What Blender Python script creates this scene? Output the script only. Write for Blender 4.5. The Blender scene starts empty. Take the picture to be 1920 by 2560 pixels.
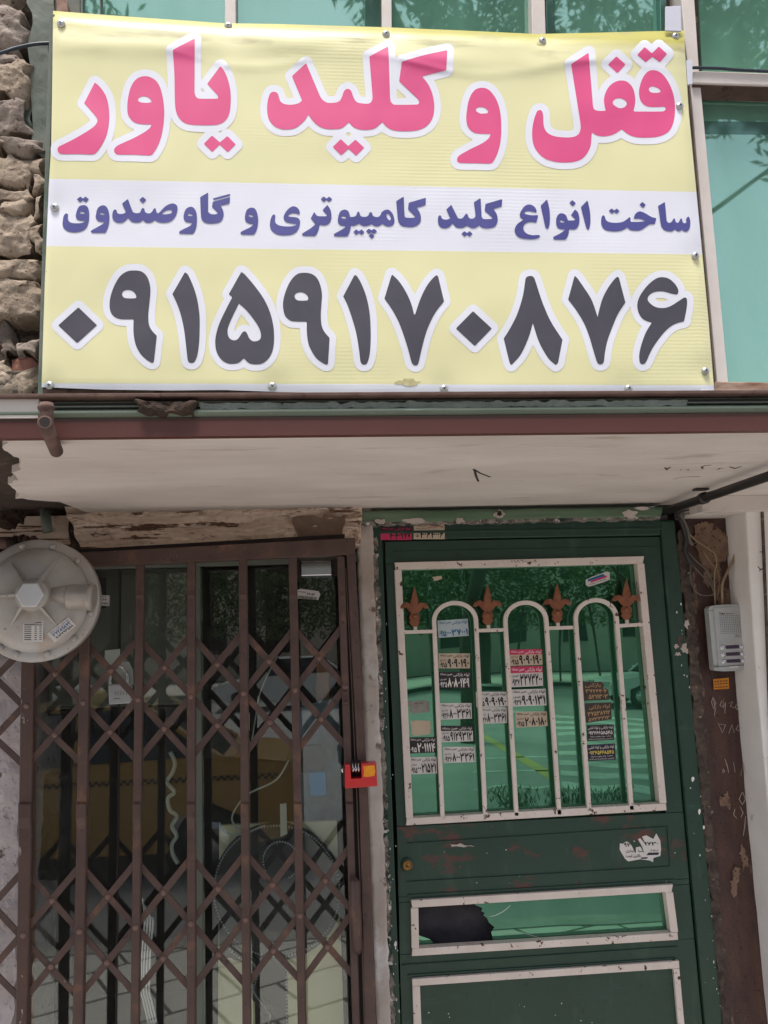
import bpy, math, random
import numpy as np
from mathutils import Vector, noise
from mathutils.geometry import tessellate_polygon
R = math.radians
random.seed(7)
SC = bpy.context.scene
COL = SC.collection

# ------------------------------------------------------------------ camera
CAM = Vector((0.0, -2.6, 1.6))
FPX = 2000.0                      # focal length in pixels of the 1920 px wide photograph
PITCH, YAW, ROLL = R(8.65), R(-5.35), R(-1.9)
def cam_axes():
    cp, sp, cy, sy = math.cos(PITCH), math.sin(PITCH), math.cos(YAW), math.sin(YAW)
    r = Vector((cy, sy, 0)); f = Vector((-sy*cp, cy*cp, sp)); u = r.cross(f)
    c, s = math.cos(ROLL), math.sin(ROLL)
    return r*c + u*s, -r*s + u*c, f
RX, UP, FW = cam_axes()
cd = bpy.data.cameras.new('camera'); cam = bpy.data.objects.new('camera', cd); COL.objects.link(cam)
from mathutils import Matrix
m = Matrix((RX, UP, -FW)).transposed().to_4x4(); m.translation = CAM
cam.matrix_world = m
cd.sensor_fit = 'HORIZONTAL'; cd.sensor_width = 36.0; cd.lens = 36.0*FPX/1920.0
cd.clip_start = 0.05; cd.clip_end = 500
SC.camera = cam

# ------------------------------------------------------------------ light
SUN_EL, SUN_AZ = 73.0, 202.0      # azimuth of the sun, degrees clockwise from +Y
world = bpy.data.worlds.new('World'); SC.world = world; world.use_nodes = True
wn = world.node_tree.nodes; wl = world.node_tree.links; wn.clear()
sky = wn.new('ShaderNodeTexSky'); sky.sky_type = 'NISHITA'; sky.sun_disc = False
sky.sun_elevation = R(SUN_EL); sky.sun_rotation = R(SUN_AZ)
sky.air_density = 1.0; sky.dust_density = 4.0; sky.ozone_density = 1.0; sky.altitude = 900
bg = wn.new('ShaderNodeBackground'); bg.inputs[1].default_value = 0.115
hs = wn.new('ShaderNodeHueSaturation'); hs.inputs['Saturation'].default_value = 0.45
wo = wn.new('ShaderNodeOutputWorld')
wl.new(sky.outputs[0], hs.inputs['Color']); wl.new(hs.outputs[0], bg.inputs[0]); wl.new(bg.outputs[0], wo.inputs[0])
sl = bpy.data.lights.new('sun', 'SUN'); sl.energy = 2.0; sl.angle = R(18); sl.color = (1.0, 0.96, 0.9)
so = bpy.data.objects.new('sun', sl); COL.objects.link(so)
sd = Vector((math.sin(R(SUN_AZ))*math.cos(R(SUN_EL)), math.cos(R(SUN_AZ))*math.cos(R(SUN_EL)), math.sin(R(SUN_EL))))
so.rotation_euler = sd.to_track_quat('Z', 'Y').to_euler(); so.location = sd*20
SC.view_settings.view_transform = 'Standard'; SC.view_settings.look = 'None'
SC.view_settings.gamma = 1.0; SC.view_settings.exposure = 1.18
SC.view_settings.use_curve_mapping = False
SC.render.engine = 'CYCLES'
SC.cycles.max_bounces = 8; SC.cycles.transparent_max_bounces = 12
SC.cycles.use_denoising = True

# ------------------------------------------------------------------ measuring helpers
def ray(px, py):
    return FW*FPX + RX*(px-960.0) - UP*(py-1280.0)
def W(px, py, y=0.0):
    d = ray(px, py); t = (y-CAM.y)/d.y
    return CAM + d*t
def WZ(px, py, z):
    d = ray(px, py); t = (z-CAM.z)/d.z
    return CAM + d*t
def lerp(a, b, t): return a+(b-a)*t
def lx(line, y):
    """x on a polyline [(x,y)...] at height y"""
    for (x0, y0), (x1, y1) in zip(line, line[1:]):
        if y <= y1 or (x1, y1) == line[-1]:
            return x0+(x1-x0)*(y-y0)/(y1-y0)

# ------------------------------------------------------------------ materials
def srgb(r, g, b):
    def f(c):
        c /= 255.0
        return c/12.92 if c <= 0.04045 else ((c+0.055)/1.055)**2.4
    return (f(r), f(g), f(b), 1.0)
def mat(name, col, col2=None, nscale=8.0, rough=0.7, metal=0.0, bump=0.0, bscale=60.0, spots=(), stretch=(1, 1, 1), coat=0.0, detail=6.0, spec=0.5):
    """principled material; col/col2 mixed by noise; spots = (colour, scale, threshold, softness[, stretch])"""
    m = bpy.data.materials.new(name); m.use_nodes = True
    nt = m.node_tree; N = nt.nodes; L = nt.links
    b = N['Principled BSDF']
    b.inputs['Roughness'].default_value = rough; b.inputs['Metallic'].default_value = metal
    b.inputs['Specular IOR Level'].default_value = spec
    if coat: b.inputs['Coat Weight'].default_value = coat; b.inputs['Coat Roughness'].default_value = 0.15
    g = N.new('ShaderNodeNewGeometry')
    def nz(scale, st, det=detail, rgh=0.6):
        mp = N.new('ShaderNodeMapping'); mp.inputs['Scale'].default_value = st
        L.new(g.outputs['Position'], mp.inputs[0])
        n = N.new('ShaderNodeTexNoise'); n.inputs['Scale'].default_value = scale
        n.inputs['Detail'].default_value = det; n.inputs['Roughness'].default_value = rgh
        L.new(mp.outputs[0], n.inputs[0]); return n.outputs[0]
    def mix(fac, a, c):
        x = N.new('ShaderNodeMix'); x.data_type = 'RGBA'
        L.new(fac, x.inputs[0])
        if isinstance(a, tuple): x.inputs[6].default_value = a
        else: L.new(a, x.inputs[6])
        if isinstance(c, tuple): x.inputs[7].default_value = c
        else: L.new(c, x.inputs[7])
        return x.outputs[2]
    cur = col
    if col2:
        r = N.new('ShaderNodeMapRange'); r.inputs[1].default_value = 0.34; r.inputs[2].default_value = 0.66
        L.new(nz(nscale, stretch), r.inputs[0]); cur = mix(r.outputs[0], col, col2)
    for i, s in enumerate(spots):
        c, sc, th, soft = s[:4]; st = s[4] if len(s) > 4 else (1, 1, 1)
        r = N.new('ShaderNodeMapRange'); r.inputs[1].default_value = th; r.inputs[2].default_value = th+soft
        st = (st[0]*(1+.013*i), st[1]*1.0, st[2]*(1-.017*i))
        L.new(nz(sc, st, 7, 0.62), r.inputs[0]); cur = mix(r.outputs[0], cur, c)
    if isinstance(cur, tuple): b.inputs['Base Color'].default_value = cur
    else: L.new(cur, b.inputs['Base Color'])
    if bump:
        bp = N.new('ShaderNodeBump'); bp.inputs['Strength'].default_value = min(1, bump); bp.inputs['Distance'].default_value = 0.004*max(1, bump)
        L.new(nz(bscale, stretch, 8, 0.65), bp.inputs['Height']); L.new(bp.outputs[0], b.inputs['Normal'])
    m['kindof'] = 'p'
    return m

MT = {}
MT['white_print'] = mat('white_print', srgb(231, 231, 241), None, rough=0.5)
MT['pink_print'] = mat('pink_print', srgb(222, 76, 132), srgb(228, 86, 140), 5, rough=0.45)
MT['navy_print'] = mat('navy_print', srgb(68, 68, 136), srgb(80, 78, 148), 9, rough=0.5)
MT['grey_print'] = mat('grey_print', srgb(66, 63, 73), srgb(76, 72, 84), 9, rough=0.5)
MT['screw'] = mat('screw_steel', srgb(190, 190, 190), None, rough=0.35, metal=0.8)
MT['screw_dark'] = mat('screw_recess', srgb(60, 58, 58), None, rough=0.6)
MT['cream_paint'] = mat('cream_paint', srgb(216, 203, 195), srgb(204, 190, 181), 9, rough=0.5, bump=0.15, bscale=30,
                        spots=((srgb(78, 38, 34), 42, 0.635, 0.012), (srgb(130, 100, 90), 120, 0.66, 0.05), (srgb(74, 40, 36), 110, 0.69, 0.01)))
MT['cream_frame'] = mat('cream_window_frame', srgb(224, 214, 209), srgb(210, 198, 191), 6, rough=0.55, bump=0.1,
                        spots=((srgb(150, 100, 72), 7, 0.66, 0.1), (srgb(110, 90, 80), 40, 0.7, 0.05)))
MT['rust_frame'] = mat('rusty_frame', srgb(184, 160, 144), srgb(122, 78, 58), 9, rough=0.75, bump=0.3, stretch=(1, 1, 3))
MT['green_paint'] = mat('dark_green_door_paint', srgb(23, 53, 41), srgb(29, 60, 47), 3.5, rough=0.46, bump=0.3, bscale=14, stretch=(1, 1, .5),
                        spots=((srgb(46, 70, 58), 14, .57, .12, (1, 1, .3)), (srgb(22, 40, 34), 30, .62, .06), (srgb(40, 72, 62), 5, 0.58, 0.15, (1, 1, 6)), (srgb(150, 158, 150), 55, 0.74, 0.02)))
MT['green_rust'] = mat('rust_stained_green_paint', srgb(23, 53, 41), srgb(29, 60, 47), 3.5, rough=0.48, bump=0.3, bscale=14,
                       spots=((srgb(46, 70, 58), 14, .57, .12, (1, 1, .3)), (srgb(82, 50, 44), 9, 0.54, 0.07, (0.7, 1, 1.3)), (srgb(96, 60, 50), 34, .66, .04), (srgb(150, 158, 150), 55, 0.75, 0.02)))
MT['green_lintel'] = mat('pale_green_lintel_paint', srgb(72, 100, 74), srgb(96, 116, 92), 6, rough=0.6, bump=0.3, stretch=(.4, 1, 2),
                         spots=((srgb(172, 170, 156), 14, 0.68, 0.03),))
MT['chip'] = mat('peeling_paint', srgb(150, 140, 132), srgb(40, 38, 36), 34, rough=0.8, bump=1.0, bscale=40,
                 spots=((srgb(28, 48, 40), 20, 0.56, 0.03), (srgb(196, 190, 184), 44, 0.6, 0.03)))
MT['gate'] = mat('brown_gate_paint', srgb(68, 49, 44), srgb(82, 60, 53), 14, rough=0.55, bump=0.2, bscale=120,
                 spots=((srgb(106, 74, 56), 14, 0.58, 0.12), (srgb(48, 32, 30), 40, .62, .05), (srgb(150, 128, 120), 110, 0.70, 0.02)))
MT['gate_post'] = mat('brown_gate_paint_chipped', srgb(66, 45, 40), srgb(78, 55, 48), 10, rough=0.55, bump=0.3, bscale=90,
                      spots=((srgb(150, 138, 134), 40, 0.63, 0.02, (1, 1, .35)),))
MT['rivet'] = mat('worn_rivet', srgb(96, 70, 64), srgb(120, 92, 84), 120, rough=.5)
MT['gate_dark'] = mat('dark_slot', srgb(34, 24, 24), None, rough=0.8)
MT['pillar'] = mat('cream_plaster_pillar', srgb(190, 180, 174), srgb(168, 154, 144), 7, rough=0.85, bump=0.6, bscale=25,
                   spots=((srgb(110, 92, 78), 16, 0.63, 0.06), (srgb(208, 204, 204), 4, 0.55, 0.1)))
MT['lintel'] = mat('crumbling_plaster', srgb(222, 200, 182), srgb(196, 174, 156), 16, rough=0.95, bump=1.0, bscale=34, stretch=(.45, 1, 1.8),
                   spots=((srgb(150, 124, 104), 60, 0.60, 0.1, (.4, 1, 1.6)), (srgb(96, 70, 54), 19, 0.565, 0.03, (.16, 1, 2.2)), (srgb(88, 64, 50), 16, 0.61, 0.05, (.6, 1, 1.4)), (srgb(120, 94, 76), 9, .58, .08), (srgb(228, 208, 190), 20, 0.58, 0.08, (.4, 1, 2.4))))
MT['dark_lintel'] = mat('stained_plaster', srgb(110, 90, 76), srgb(134, 112, 96), 16, rough=0.95, bump=0.8, bscale=40)
MT['white_wall'] = mat('dirty_white_plaster', srgb(196, 186, 186), srgb(172, 162, 162), 8, rough=0.9, bump=0.8, bscale=18,
                       spots=((srgb(140, 126, 122), 105, 0.58, 0.07), (srgb(100, 84, 80), 22, 0.64, 0.04), (srgb(128, 112, 106), 6, 0.62, 0.1)))
MT['soffit'] = mat('soffit_paint', srgb(210, 202, 196), srgb(190, 180, 173), 3, rough=0.8, bump=0.25, bscale=12, stretch=(.6, 1.6, 1),
                   spots=((srgb(164, 150, 138), 7, 0.6, 0.14, (.5, 2, 1)), (srgb(206, 198, 188), 70, 0.74, 0.02, (.3, 2, 1)), (srgb(96, 84, 76), 60, 0.745, 0.02, (.4, 2, 1))))
MT['cavity'] = mat('broken_masonry', srgb(70, 54, 44), srgb(44, 34, 28), 18, rough=1.0, bump=1.0, bscale=30,
                   spots=((srgb(30, 24, 20), 105, 0.58, 0.07), (srgb(112, 92, 76), 20, 0.62, 0.05),))
MT['stone'] = mat('weathered_stone', srgb(178, 160, 142), srgb(146, 130, 114), 16, rough=1.0, bump=2.0, bscale=50,
                  spots=((srgb(96, 78, 66), 105, 0.58, 0.07), (srgb(112, 94, 80), 24, 0.62, 0.06), (srgb(192, 172, 152), 40, 0.6, 0.06)))
MT['stone2'] = mat('pink_stone', srgb(168, 154, 144), srgb(140, 126, 116), 14, rough=1.0, bump=2.0, bscale=56,
                   spots=((srgb(98, 80, 70), 105, 0.58, 0.07), (srgb(92, 74, 66), 22, 0.62, 0.06), (srgb(180, 158, 144), 36, 0.64, 0.06)))
MT['brick'] = mat('red_brick', srgb(150, 104, 90), srgb(128, 86, 72), 16, rough=0.95, bump=0.8, bscale=50, spots=((srgb(178, 140, 122), 30, 0.62, 0.05),))
MT['mortar'] = mat('grey_mortar', srgb(118, 106, 97), srgb(94, 84, 76), 24, rough=1.0, bump=1.0, bscale=50,
                   spots=((srgb(74, 64, 58), 105, 0.58, 0.07), (srgb(60, 52, 48), 26, 0.6, 0.05), (srgb(146, 132, 122), 50, 0.62, 0.05)))
MT['green_plaster'] = mat('grey_green_plaster', srgb(98, 108, 98), srgb(120, 122, 114), 9, rough=0.85, bump=0.4, bscale=16,
                          spots=((srgb(72, 92, 80), 5, 0.56, 0.12), (srgb(170, 164, 154), 40, 0.7, 0.03)))
MT['beam'] = mat('red_brown_beam_paint', srgb(80, 40, 34), srgb(88, 46, 38), 5, rough=0.5, bump=0.15, bscale=18, stretch=(.3, 1, 1),
                 spots=((srgb(72, 44, 36), 5, 0.62, 0.1, (.4, 1, 2)), (srgb(140, 104, 92), 60, 0.75, 0.02, (.4, 1, 1))))
MT['beam_dirt'] = mat('grimy_beam_paint', srgb(74, 58, 50), srgb(88, 56, 48), 6, rough=.7, bump=.3, stretch=(.3, 1, 1))
MT['moulding'] = mat('grey_green_moulding', srgb(112, 122, 106), srgb(92, 104, 92), 6, rough=0.6, bump=0.3, bscale=30, stretch=(.3, 1, 2),
                     spots=((srgb(60, 66, 56), 8, 0.62, 0.08, (.3, 1, 2)), (srgb(150, 158, 148), 14, 0.68, 0.05, (.2, 1, 3))))
MT['moulding_dark'] = mat('grey_green_recess', srgb(132, 138, 130), srgb(100, 108, 100), 5, rough=0.75, bump=0.4, bscale=26, stretch=(.3, 1, 2),
                          spots=((srgb(96, 120, 116), 4, 0.56, 0.1, (.4, 1, 1)),))
MT['rust_steel'] = mat('rusty_steel', srgb(82, 60, 53), srgb(108, 84, 76), 14, rough=0.85, bump=0.5, bscale=50,
                       spots=((srgb(62, 42, 36), 18, 0.6, 0.06),))
MT['marble'] = mat('rust_brown_marble', srgb(58, 36, 33), srgb(84, 56, 47), 7, rough=0.5, bump=0.35, bscale=30, stretch=(2.4, 1, .6),
                   spots=((srgb(34, 20, 20), 105, 0.58, 0.07), (srgb(40, 24, 24), 5, 0.58, 0.1, (1.6, 1, .5)), (srgb(130, 104, 88), 16, 0.64, 0.06, (2.2, 1, .6)), (srgb(176, 158, 144), 60, 0.71, 0.03)))
MT['cement'] = mat('cement_residue', srgb(112, 88, 74), srgb(134, 110, 92), 24, rough=0.95, bump=0.7, bscale=60,
                   spots=((srgb(70, 52, 44), 105, 0.58, 0.07), (srgb(74, 52, 46), 22, 0.58, 0.04),))
MT['pilaster'] = mat('white_painted_pilaster', srgb(232, 229, 226), srgb(220, 215, 211), 5, rough=0.7, bump=0.3, bscale=12,
                     spots=((srgb(150, 136, 128), 20, 0.66, 0.05),))
MT['grey_mortar_edge'] = mat('mortar_edge', srgb(96, 82, 74), srgb(62, 54, 50), 30, rough=1, bump=1.0, bscale=44, spots=((srgb(44, 38, 34), 105, 0.58, 0.07), (srgb(140, 122, 108), 34, 0.63, 0.04),))
MT['black_plastic'] = mat('black_plastic', srgb(36, 32, 32), srgb(46, 42, 40), 20, rough=0.5)
MT['cable_blue'] = mat('blue_black_cable', srgb(40, 52, 64), None, rough=0.45)
MT['cable_grey'] = mat('grey_cable', srgb(104, 100, 92), srgb(88, 84, 78), 30, rough=0.6)
MT['cable_beige'] = mat('beige_cable', srgb(150, 128, 100), srgb(128, 108, 86), 30, rough=0.6)
MT['cast_alu'] = mat('cast_aluminium', srgb(170, 168, 167), srgb(158, 149, 140), 6, rough=0.5, metal=0.35, bump=0.15, bscale=90,
                     spots=((srgb(160, 136, 112), 5, 0.56, 0.14), (srgb(120, 108, 98), 70, .66, .06)))
MT['hex_alu'] = mat('bright_aluminium', srgb(196, 198, 200), srgb(182, 182, 182), 8, rough=0.45, metal=0.4)
MT['paper_white'] = mat('paper_white', srgb(206, 200, 196), None, rough=0.6)
MT['paper_cream'] = mat('paper_cream', srgb(190, 172, 150), None, rough=0.6)
MT['paper_blue'] = mat('paper_pale_blue', srgb(176, 188, 192), None, rough=0.6)
MT['paper_black'] = mat('paper_black', srgb(36, 28, 32), None, rough=0.6)
MT['paper_brown'] = mat('paper_brown', srgb(58, 44, 38), srgb(70, 54, 46), 60, rough=0.6)
MT['paper_navy'] = mat('paper_navy', srgb(32, 28, 48), None, rough=0.6)
MT['paper_pink'] = mat('paper_pink', srgb(196, 44, 92), None, rough=0.6)
MT['paper_grey'] = mat('paper_grey', srgb(150, 146, 140), srgb(132, 126, 120), 40, rough=0.7)
MT['ink'] = mat('black_ink', srgb(26, 20, 24), None, rough=0.6)
MT['ink_blue'] = mat('blue_ink', srgb(20, 92, 140), None, rough=0.6)
MT['ink_red'] = mat('red_ink', srgb(150, 30, 34), None, rough=0.6)
MT['ink_white'] = mat('white_ink', srgb(220, 214, 210), None, rough=0.6)
MT['ink_gold'] = mat('gold_ink', srgb(176, 142, 100), None, rough=0.6)
MT['ink_yellow'] = mat('yellow_ink', srgb(220, 196, 90), None, rough=0.6)
MT['orange_print'] = mat('orange_print', srgb(206, 132, 28), srgb(190, 116, 22), 40, rough=0.6)
MT['yellow_marker'] = mat('yellow_marker', srgb(230, 160, 12), srgb(222, 128, 14), 60, rough=0.6)
MT['red_lock'] = mat('red_lock_paint', srgb(196, 26, 30), srgb(184, 22, 28), 20, rough=0.35, coat=0.3)
MT['chrome'] = mat('chrome', srgb(200, 200, 204), None, rough=0.18, metal=1.0)
MT['brass'] = mat('brass', srgb(170, 130, 78), srgb(150, 112, 64), 40, rough=0.35, metal=0.8)
MT['copper_paint'] = mat('copper_paint', srgb(140, 86, 58), srgb(118, 70, 48), 40, rough=0.5, metal=0.25, bump=0.3, bscale=120)
MT['copper_paint'].diffuse_color = (0.5, .3, .2, 1)
MT['marker'] = mat('marker_ink', srgb(46, 36, 32), None, rough=0.8)
MT['chalk'] = mat('chalk', srgb(160, 150, 146), None, rough=0.9)
MT['alu_frame'] = mat('grey_green_shopfront_frame', srgb(104, 110, 100), srgb(92, 98, 90), 6, rough=0.5)
MT['steel_cabinet'] = mat('olive_grey_steel', srgb(106, 108, 98), srgb(96, 98, 90), 3, rough=0.5)
MT['cream_board'] = mat('cream_board', srgb(226, 218, 180), srgb(214, 206, 168), 4, rough=0.7)
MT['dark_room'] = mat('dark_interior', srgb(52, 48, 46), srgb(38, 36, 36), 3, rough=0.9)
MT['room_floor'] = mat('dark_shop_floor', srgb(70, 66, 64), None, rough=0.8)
MT['blue_box'] = mat('blue_carton', srgb(0, 130, 186), None, rough=0.5)
MT['wood'] = mat('orange_wood', srgb(170, 110, 60), srgb(150, 92, 50), 12, rough=0.6, stretch=(4, 4, .5))
MT['rubber'] = mat('black_rubber', srgb(22, 22, 24), srgb(30, 30, 32), 20, rough=0.5)
MT['bead'] = mat('silver_bead', srgb(180, 184, 184), None, rough=0.3, metal=0.7)
MT['pale_cloth'] = mat('pale_blue_cloth', srgb(118, 138, 150), srgb(96, 112, 124), 9, rough=0.9, bump=0.4, bscale=12)
MT['pale_plastic'] = mat('pale_plastic', srgb(170, 176, 168), None, rough=0.4)
MT['lavender_card'] = mat('lavender_card', srgb(206, 206, 218), None, rough=0.5)
MT['intercom'] = mat('silver_plastic', srgb(176, 178, 178), srgb(168, 170, 170), 30, rough=0.4, metal=0.2)
MT['intercom_dark'] = mat('dark_plastic_back', srgb(34, 30, 32), None, rough=0.6)
MT['purple_strip'] = mat('purple_name_strip', srgb(62, 44, 66), None, rough=0.3)
MT['black_paper'] = mat('crumpled_black_sheet', srgb(44, 42, 48), srgb(54, 50, 56), 14, rough=0.85, bump=0.5, bscale=20)

def glass_mix(name, tint, refl, fac, rough=0.02, dust=None, dustfac=0.0, wave=0.0, fres=0.5):
    """fac = share that mirrors; the rest is tinted see-through; dust = diffuse film"""
    m = bpy.data.materials.new(name); m.use_nodes = True
    N = m.node_tree.nodes; L = m.node_tree.links; N.clear()
    o = N.new('ShaderNodeOutputMaterial'); g = N.new('ShaderNodeBsdfGlossy'); t = N.new('ShaderNodeBsdfTransparent')
    g.inputs['Color'].default_value = refl; g.inputs['Roughness'].default_value = rough
    t.inputs[0].default_value = tint
    mx = N.new('ShaderNodeMixShader')
    lw = N.new('ShaderNodeLayerWeight'); lw.inputs[0].default_value = 0.3
    ma = N.new('ShaderNodeMath'); ma.operation = 'MULTIPLY_ADD'; ma.inputs[1].default_value = fres; ma.inputs[2].default_value = fac; ma.use_clamp = True
    L.new(lw.outputs['Fresnel'], ma.inputs[0]); L.new(ma.outputs[0], mx.inputs[0])
    L.new(t.outputs[0], mx.inputs[1]); L.new(g.outputs[0], mx.inputs[2])
    out = mx
    geo = N.new('ShaderNodeNewGeometry')
    if dust:
        d = N.new('ShaderNodeBsdfDiffuse'); d.inputs[0].default_value = dust
        n = N.new('ShaderNodeTexNoise'); n.inputs['Scale'].default_value = 5; n.inputs['Detail'].default_value = 8
        mp = N.new('ShaderNodeMapping'); mp.inputs['Scale'].default_value = (1.5, 1, .5)
        L.new(geo.outputs['Position'], mp.inputs[0]); L.new(mp.outputs[0], n.inputs[0])
        r = N.new('ShaderNodeMapRange'); r.inputs[1].default_value = 0.3; r.inputs[2].default_value = 0.75
        r.inputs[3].default_value = dustfac*0.7; r.inputs[4].default_value = dustfac*1.4
        L.new(n.outputs[0], r.inputs[0])
        m2 = N.new('ShaderNodeMixShader'); L.new(r.outputs[0], m2.inputs[0]); L.new(mx.outputs[0], m2.inputs[1]); L.new(d.outputs[0], m2.inputs[2]); out = m2
    if wave:
        n2 = N.new('ShaderNodeTexNoise'); n2.inputs['Scale'].default_value = 3.0; n2.inputs['Detail'].default_value = 1
        L.new(geo.outputs['Position'], n2.inputs[0])
        bp = N.new('ShaderNodeBump'); bp.inputs['Strength'].default_value = wave; bp.inputs['Distance'].default_value = 0.01
        L.new(n2.outputs[0], bp.inputs['Height']); L.new(bp.outputs[0], g.inputs['Normal'])
    L.new(out.outputs[0], o.inputs[0])
    return m
MT['sky_glass'] = glass_mix('green_mirror_glass', (0.02, 0.05, 0.04, 1), (0.36, 0.55, 0.47, 1), 0.92, 0.02, srgb(120, 172, 150), 0.46, 0.05)
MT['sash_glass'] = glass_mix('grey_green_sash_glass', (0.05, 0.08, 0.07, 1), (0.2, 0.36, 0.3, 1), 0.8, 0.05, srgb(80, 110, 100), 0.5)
MT['door_glass'] = glass_mix('deep_green_glass', (0.02, 0.07, 0.04, 1), (0.19, 0.44, 0.30, 1), 0.85, 0.012, srgb(52, 98, 76), 0.34, 0.14)
MT['shop_glass'] = glass_mix('clear_shop_glass', (0.93, 0.96, 0.95, 1), (0.9, 0.95, 0.93, 1), 0.06, 0.0, srgb(150, 150, 146), 0.03, 0.0, .3)

# ------------------------------------------------------------------ object helpers
def link(o, parent=None, at=None):
    COL.objects.link(o)
    if parent is not None: o.parent = parent
    return o
def wloc(o):
    v = Vector(o.location)
    while o.parent is not None:
        o = o.parent; v = v + Vector(o.location)
    return v
def thing(name, label, cat, loc, group=None):
    o = bpy.data.objects.new(name, None); o.location = loc; o.empty_display_size = .05
    COL.objects.link(o); o['label'] = label; o['category'] = cat
    if group: o['group'] = group
    return o
def tag(o, label=None, cat=None, group=None, kind=None):
    if label: o['label'] = label
    if cat: o['category'] = cat
    if group: o['group'] = group
    if kind: o['kind'] = kind
    return o
GZ = -.30                                        # pavement level
GROUNDED = True
def proj_y(v):
    q = v-CAM; return 1280-FPX*q.dot(UP)/q.dot(FW)
def obj(name, vf, material, parent=None, smooth=False, bevel=0.0):
    """one mesh object from (verts, faces) in world space; its origin sits at its middle"""
    V, F = vf
    V = [Vector(v) for v in V]
    if GROUNDED:
        for v in V:                              # whatever runs out below the picture goes on down to the pavement
            if v.z < .45 and v.y < 1 and proj_y(v) > 2680: v.z = GZ
    lo = Vector((min(v.x for v in V), min(v.y for v in V), min(v.z for v in V)))
    hi = Vector((max(v.x for v in V), max(v.y for v in V), max(v.z for v in V)))
    c = (lo+hi)/2
    me = bpy.data.meshes.new(name)
    me.from_pydata([tuple(v-c) for v in V], [], F)
    me.materials.append(MT[material] if isinstance(material, str) else material)
    if smooth:
        me.polygons.foreach_set('use_smooth', [True]*len(me.polygons))
    me.update()
    o = bpy.data.objects.new(name, me)
    if parent is not None:
        o.parent = parent; o.location = c-wloc(parent)
    else: o.location = c
    COL.objects.link(o)
    if bevel:
        b = o.modifiers.new('bevel', 'BEVEL'); b.width = bevel; b.segments = 2; b.limit_method = 'ANGLE'
    return o
def copy_at(o, loc_world, parent):
    c = o.copy(); c.parent = parent; c.location = Vector(loc_world)-wloc(parent); COL.objects.link(c); return c
def join(*parts):
    V, F = [], []
    for v, f in parts:
        n = len(V); V += list(v); F += [tuple(i+n for i in t) for t in f]
    return V, F
def prism(front, depth):
    """front: points of a convex/concave polygon (world), extruded along +Y by depth"""
    n = len(front); V = [Vector(p) for p in front]+[Vector(p)+Vector((0, depth, 0)) for p in front]
    cap = [tuple(t) for t in tessellate_polygon([[Vector((p.x, p.z, 0)) for p in V[:n]]])]
    if n == 4: cap = [(0, 1, 2, 3)]
    F = [c for c in cap]+[tuple(i+n for i in reversed(c)) for c in cap]
    F += [(i, i+n, (i+1) % n+n, (i+1) % n) for i in range(n)]
    return V, F
def qp(pts, y, depth):
    """prism from pixel points lying on plane y, going back by depth"""
    return prism([W(x, yy, y) for x, yy in pts], depth)
def box(x0, x1, y0, y1, z0, z1):
    V = [Vector(p) for p in ((x0, y0, z0), (x1, y0, z0), (x1, y1, z0), (x0, y1, z0), (x0, y0, z1), (x1, y0, z1), (x1, y1, z1), (x0, y1, z1))]
    return V, [(0, 3, 2, 1), (4, 5, 6, 7), (0, 1, 5, 4), (1, 2, 6, 5), (2, 3, 7, 6), (3, 0, 4, 7)]
def tube(pts, r, n=8, close=False):
    pts = [Vector(p) for p in pts]; V, F = [], []
    rr = r if isinstance(r, (list, tuple)) else [r]*len(pts)
    up = Vector((0.13, 0.21, 1)).normalized()
    for i, p in enumerate(pts):
        a = pts[(i-1) % len(pts)] if (i > 0 or close) else p; b = pts[(i+1) % len(pts)] if (i < len(pts)-1 or close) else p
        d = (b-a).normalized() if (b-a).length > 1e-9 else Vector((0, 0, 1))
        s = d.cross(up)
        if s.length < .05: s = d.cross(Vector((1, 0, 0)))
        s.normalize(); t = s.cross(d)
        for k in range(n):
            an = 2*math.pi*k/n
            V.append(p+s*math.cos(an)*rr[i]+t*math.sin(an)*rr[i])
    m = len(pts)
    for i in range(m if close else m-1):
        for k in range(n):
            F.append((i*n+k, i*n+(k+1) % n, ((i+1) % m)*n+(k+1) % n, ((i+1) % m)*n+k))
    if not close:
        F.append(tuple(range(n-1, -1, -1))); F.append(tuple((m-1)*n+k for k in range(n)))
    return V, F
def lathe(c, axis, prof, n=24):
    """prof = [(radius, distance along axis)], closed at both ends"""
    c = Vector(c); a = Vector(axis).normalized(); s = a.cross(Vector((0, 0, 1)))
    if s.length < .05: s = a.cross(Vector((1, 0, 0)))
    s.normalize(); t = s.cross(a); V, F = [], []
    for r, h in prof:
        for k in range(n):
            an = 2*math.pi*k/n; V.append(c+a*h+s*math.cos(an)*r+t*math.sin(an)*r)
    for i in range(len(prof)-1):
        for k in range(n): F.append((i*n+k, i*n+(k+1) % n, (i+1)*n+(k+1) % n, (i+1)*n+k))
    F.append(tuple(range(n-1, -1, -1))); F.append(tuple((len(prof)-1)*n+k for k in range(n)))
    return V, F
def catmull(P, per=6, close=False):
    P = [Vector(p) for p in P]; out = []
    n = len(P)
    for i in range(n if close else n-1):
        p0 = P[(i-1) % n] if (i > 0 or close) else P[0]; p1 = P[i]; p2 = P[(i+1) % n]; p3 = P[(i+2) % n] if (i < n-2 or close) else P[-1]
        for k in range(per):
            t = k/per
            out.append(0.5*((2*p1)+(p2-p0)*t+(2*p0-5*p1+4*p2-p3)*t*t+(3*p1-p0-3*p2+p3)*t**3))
    if not close: out.append(P[-1])
    return out
def fbm(p, s, o=4):
    return noise.fractal(Vector(p)*s, 1.0, 2.0, o)
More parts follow.
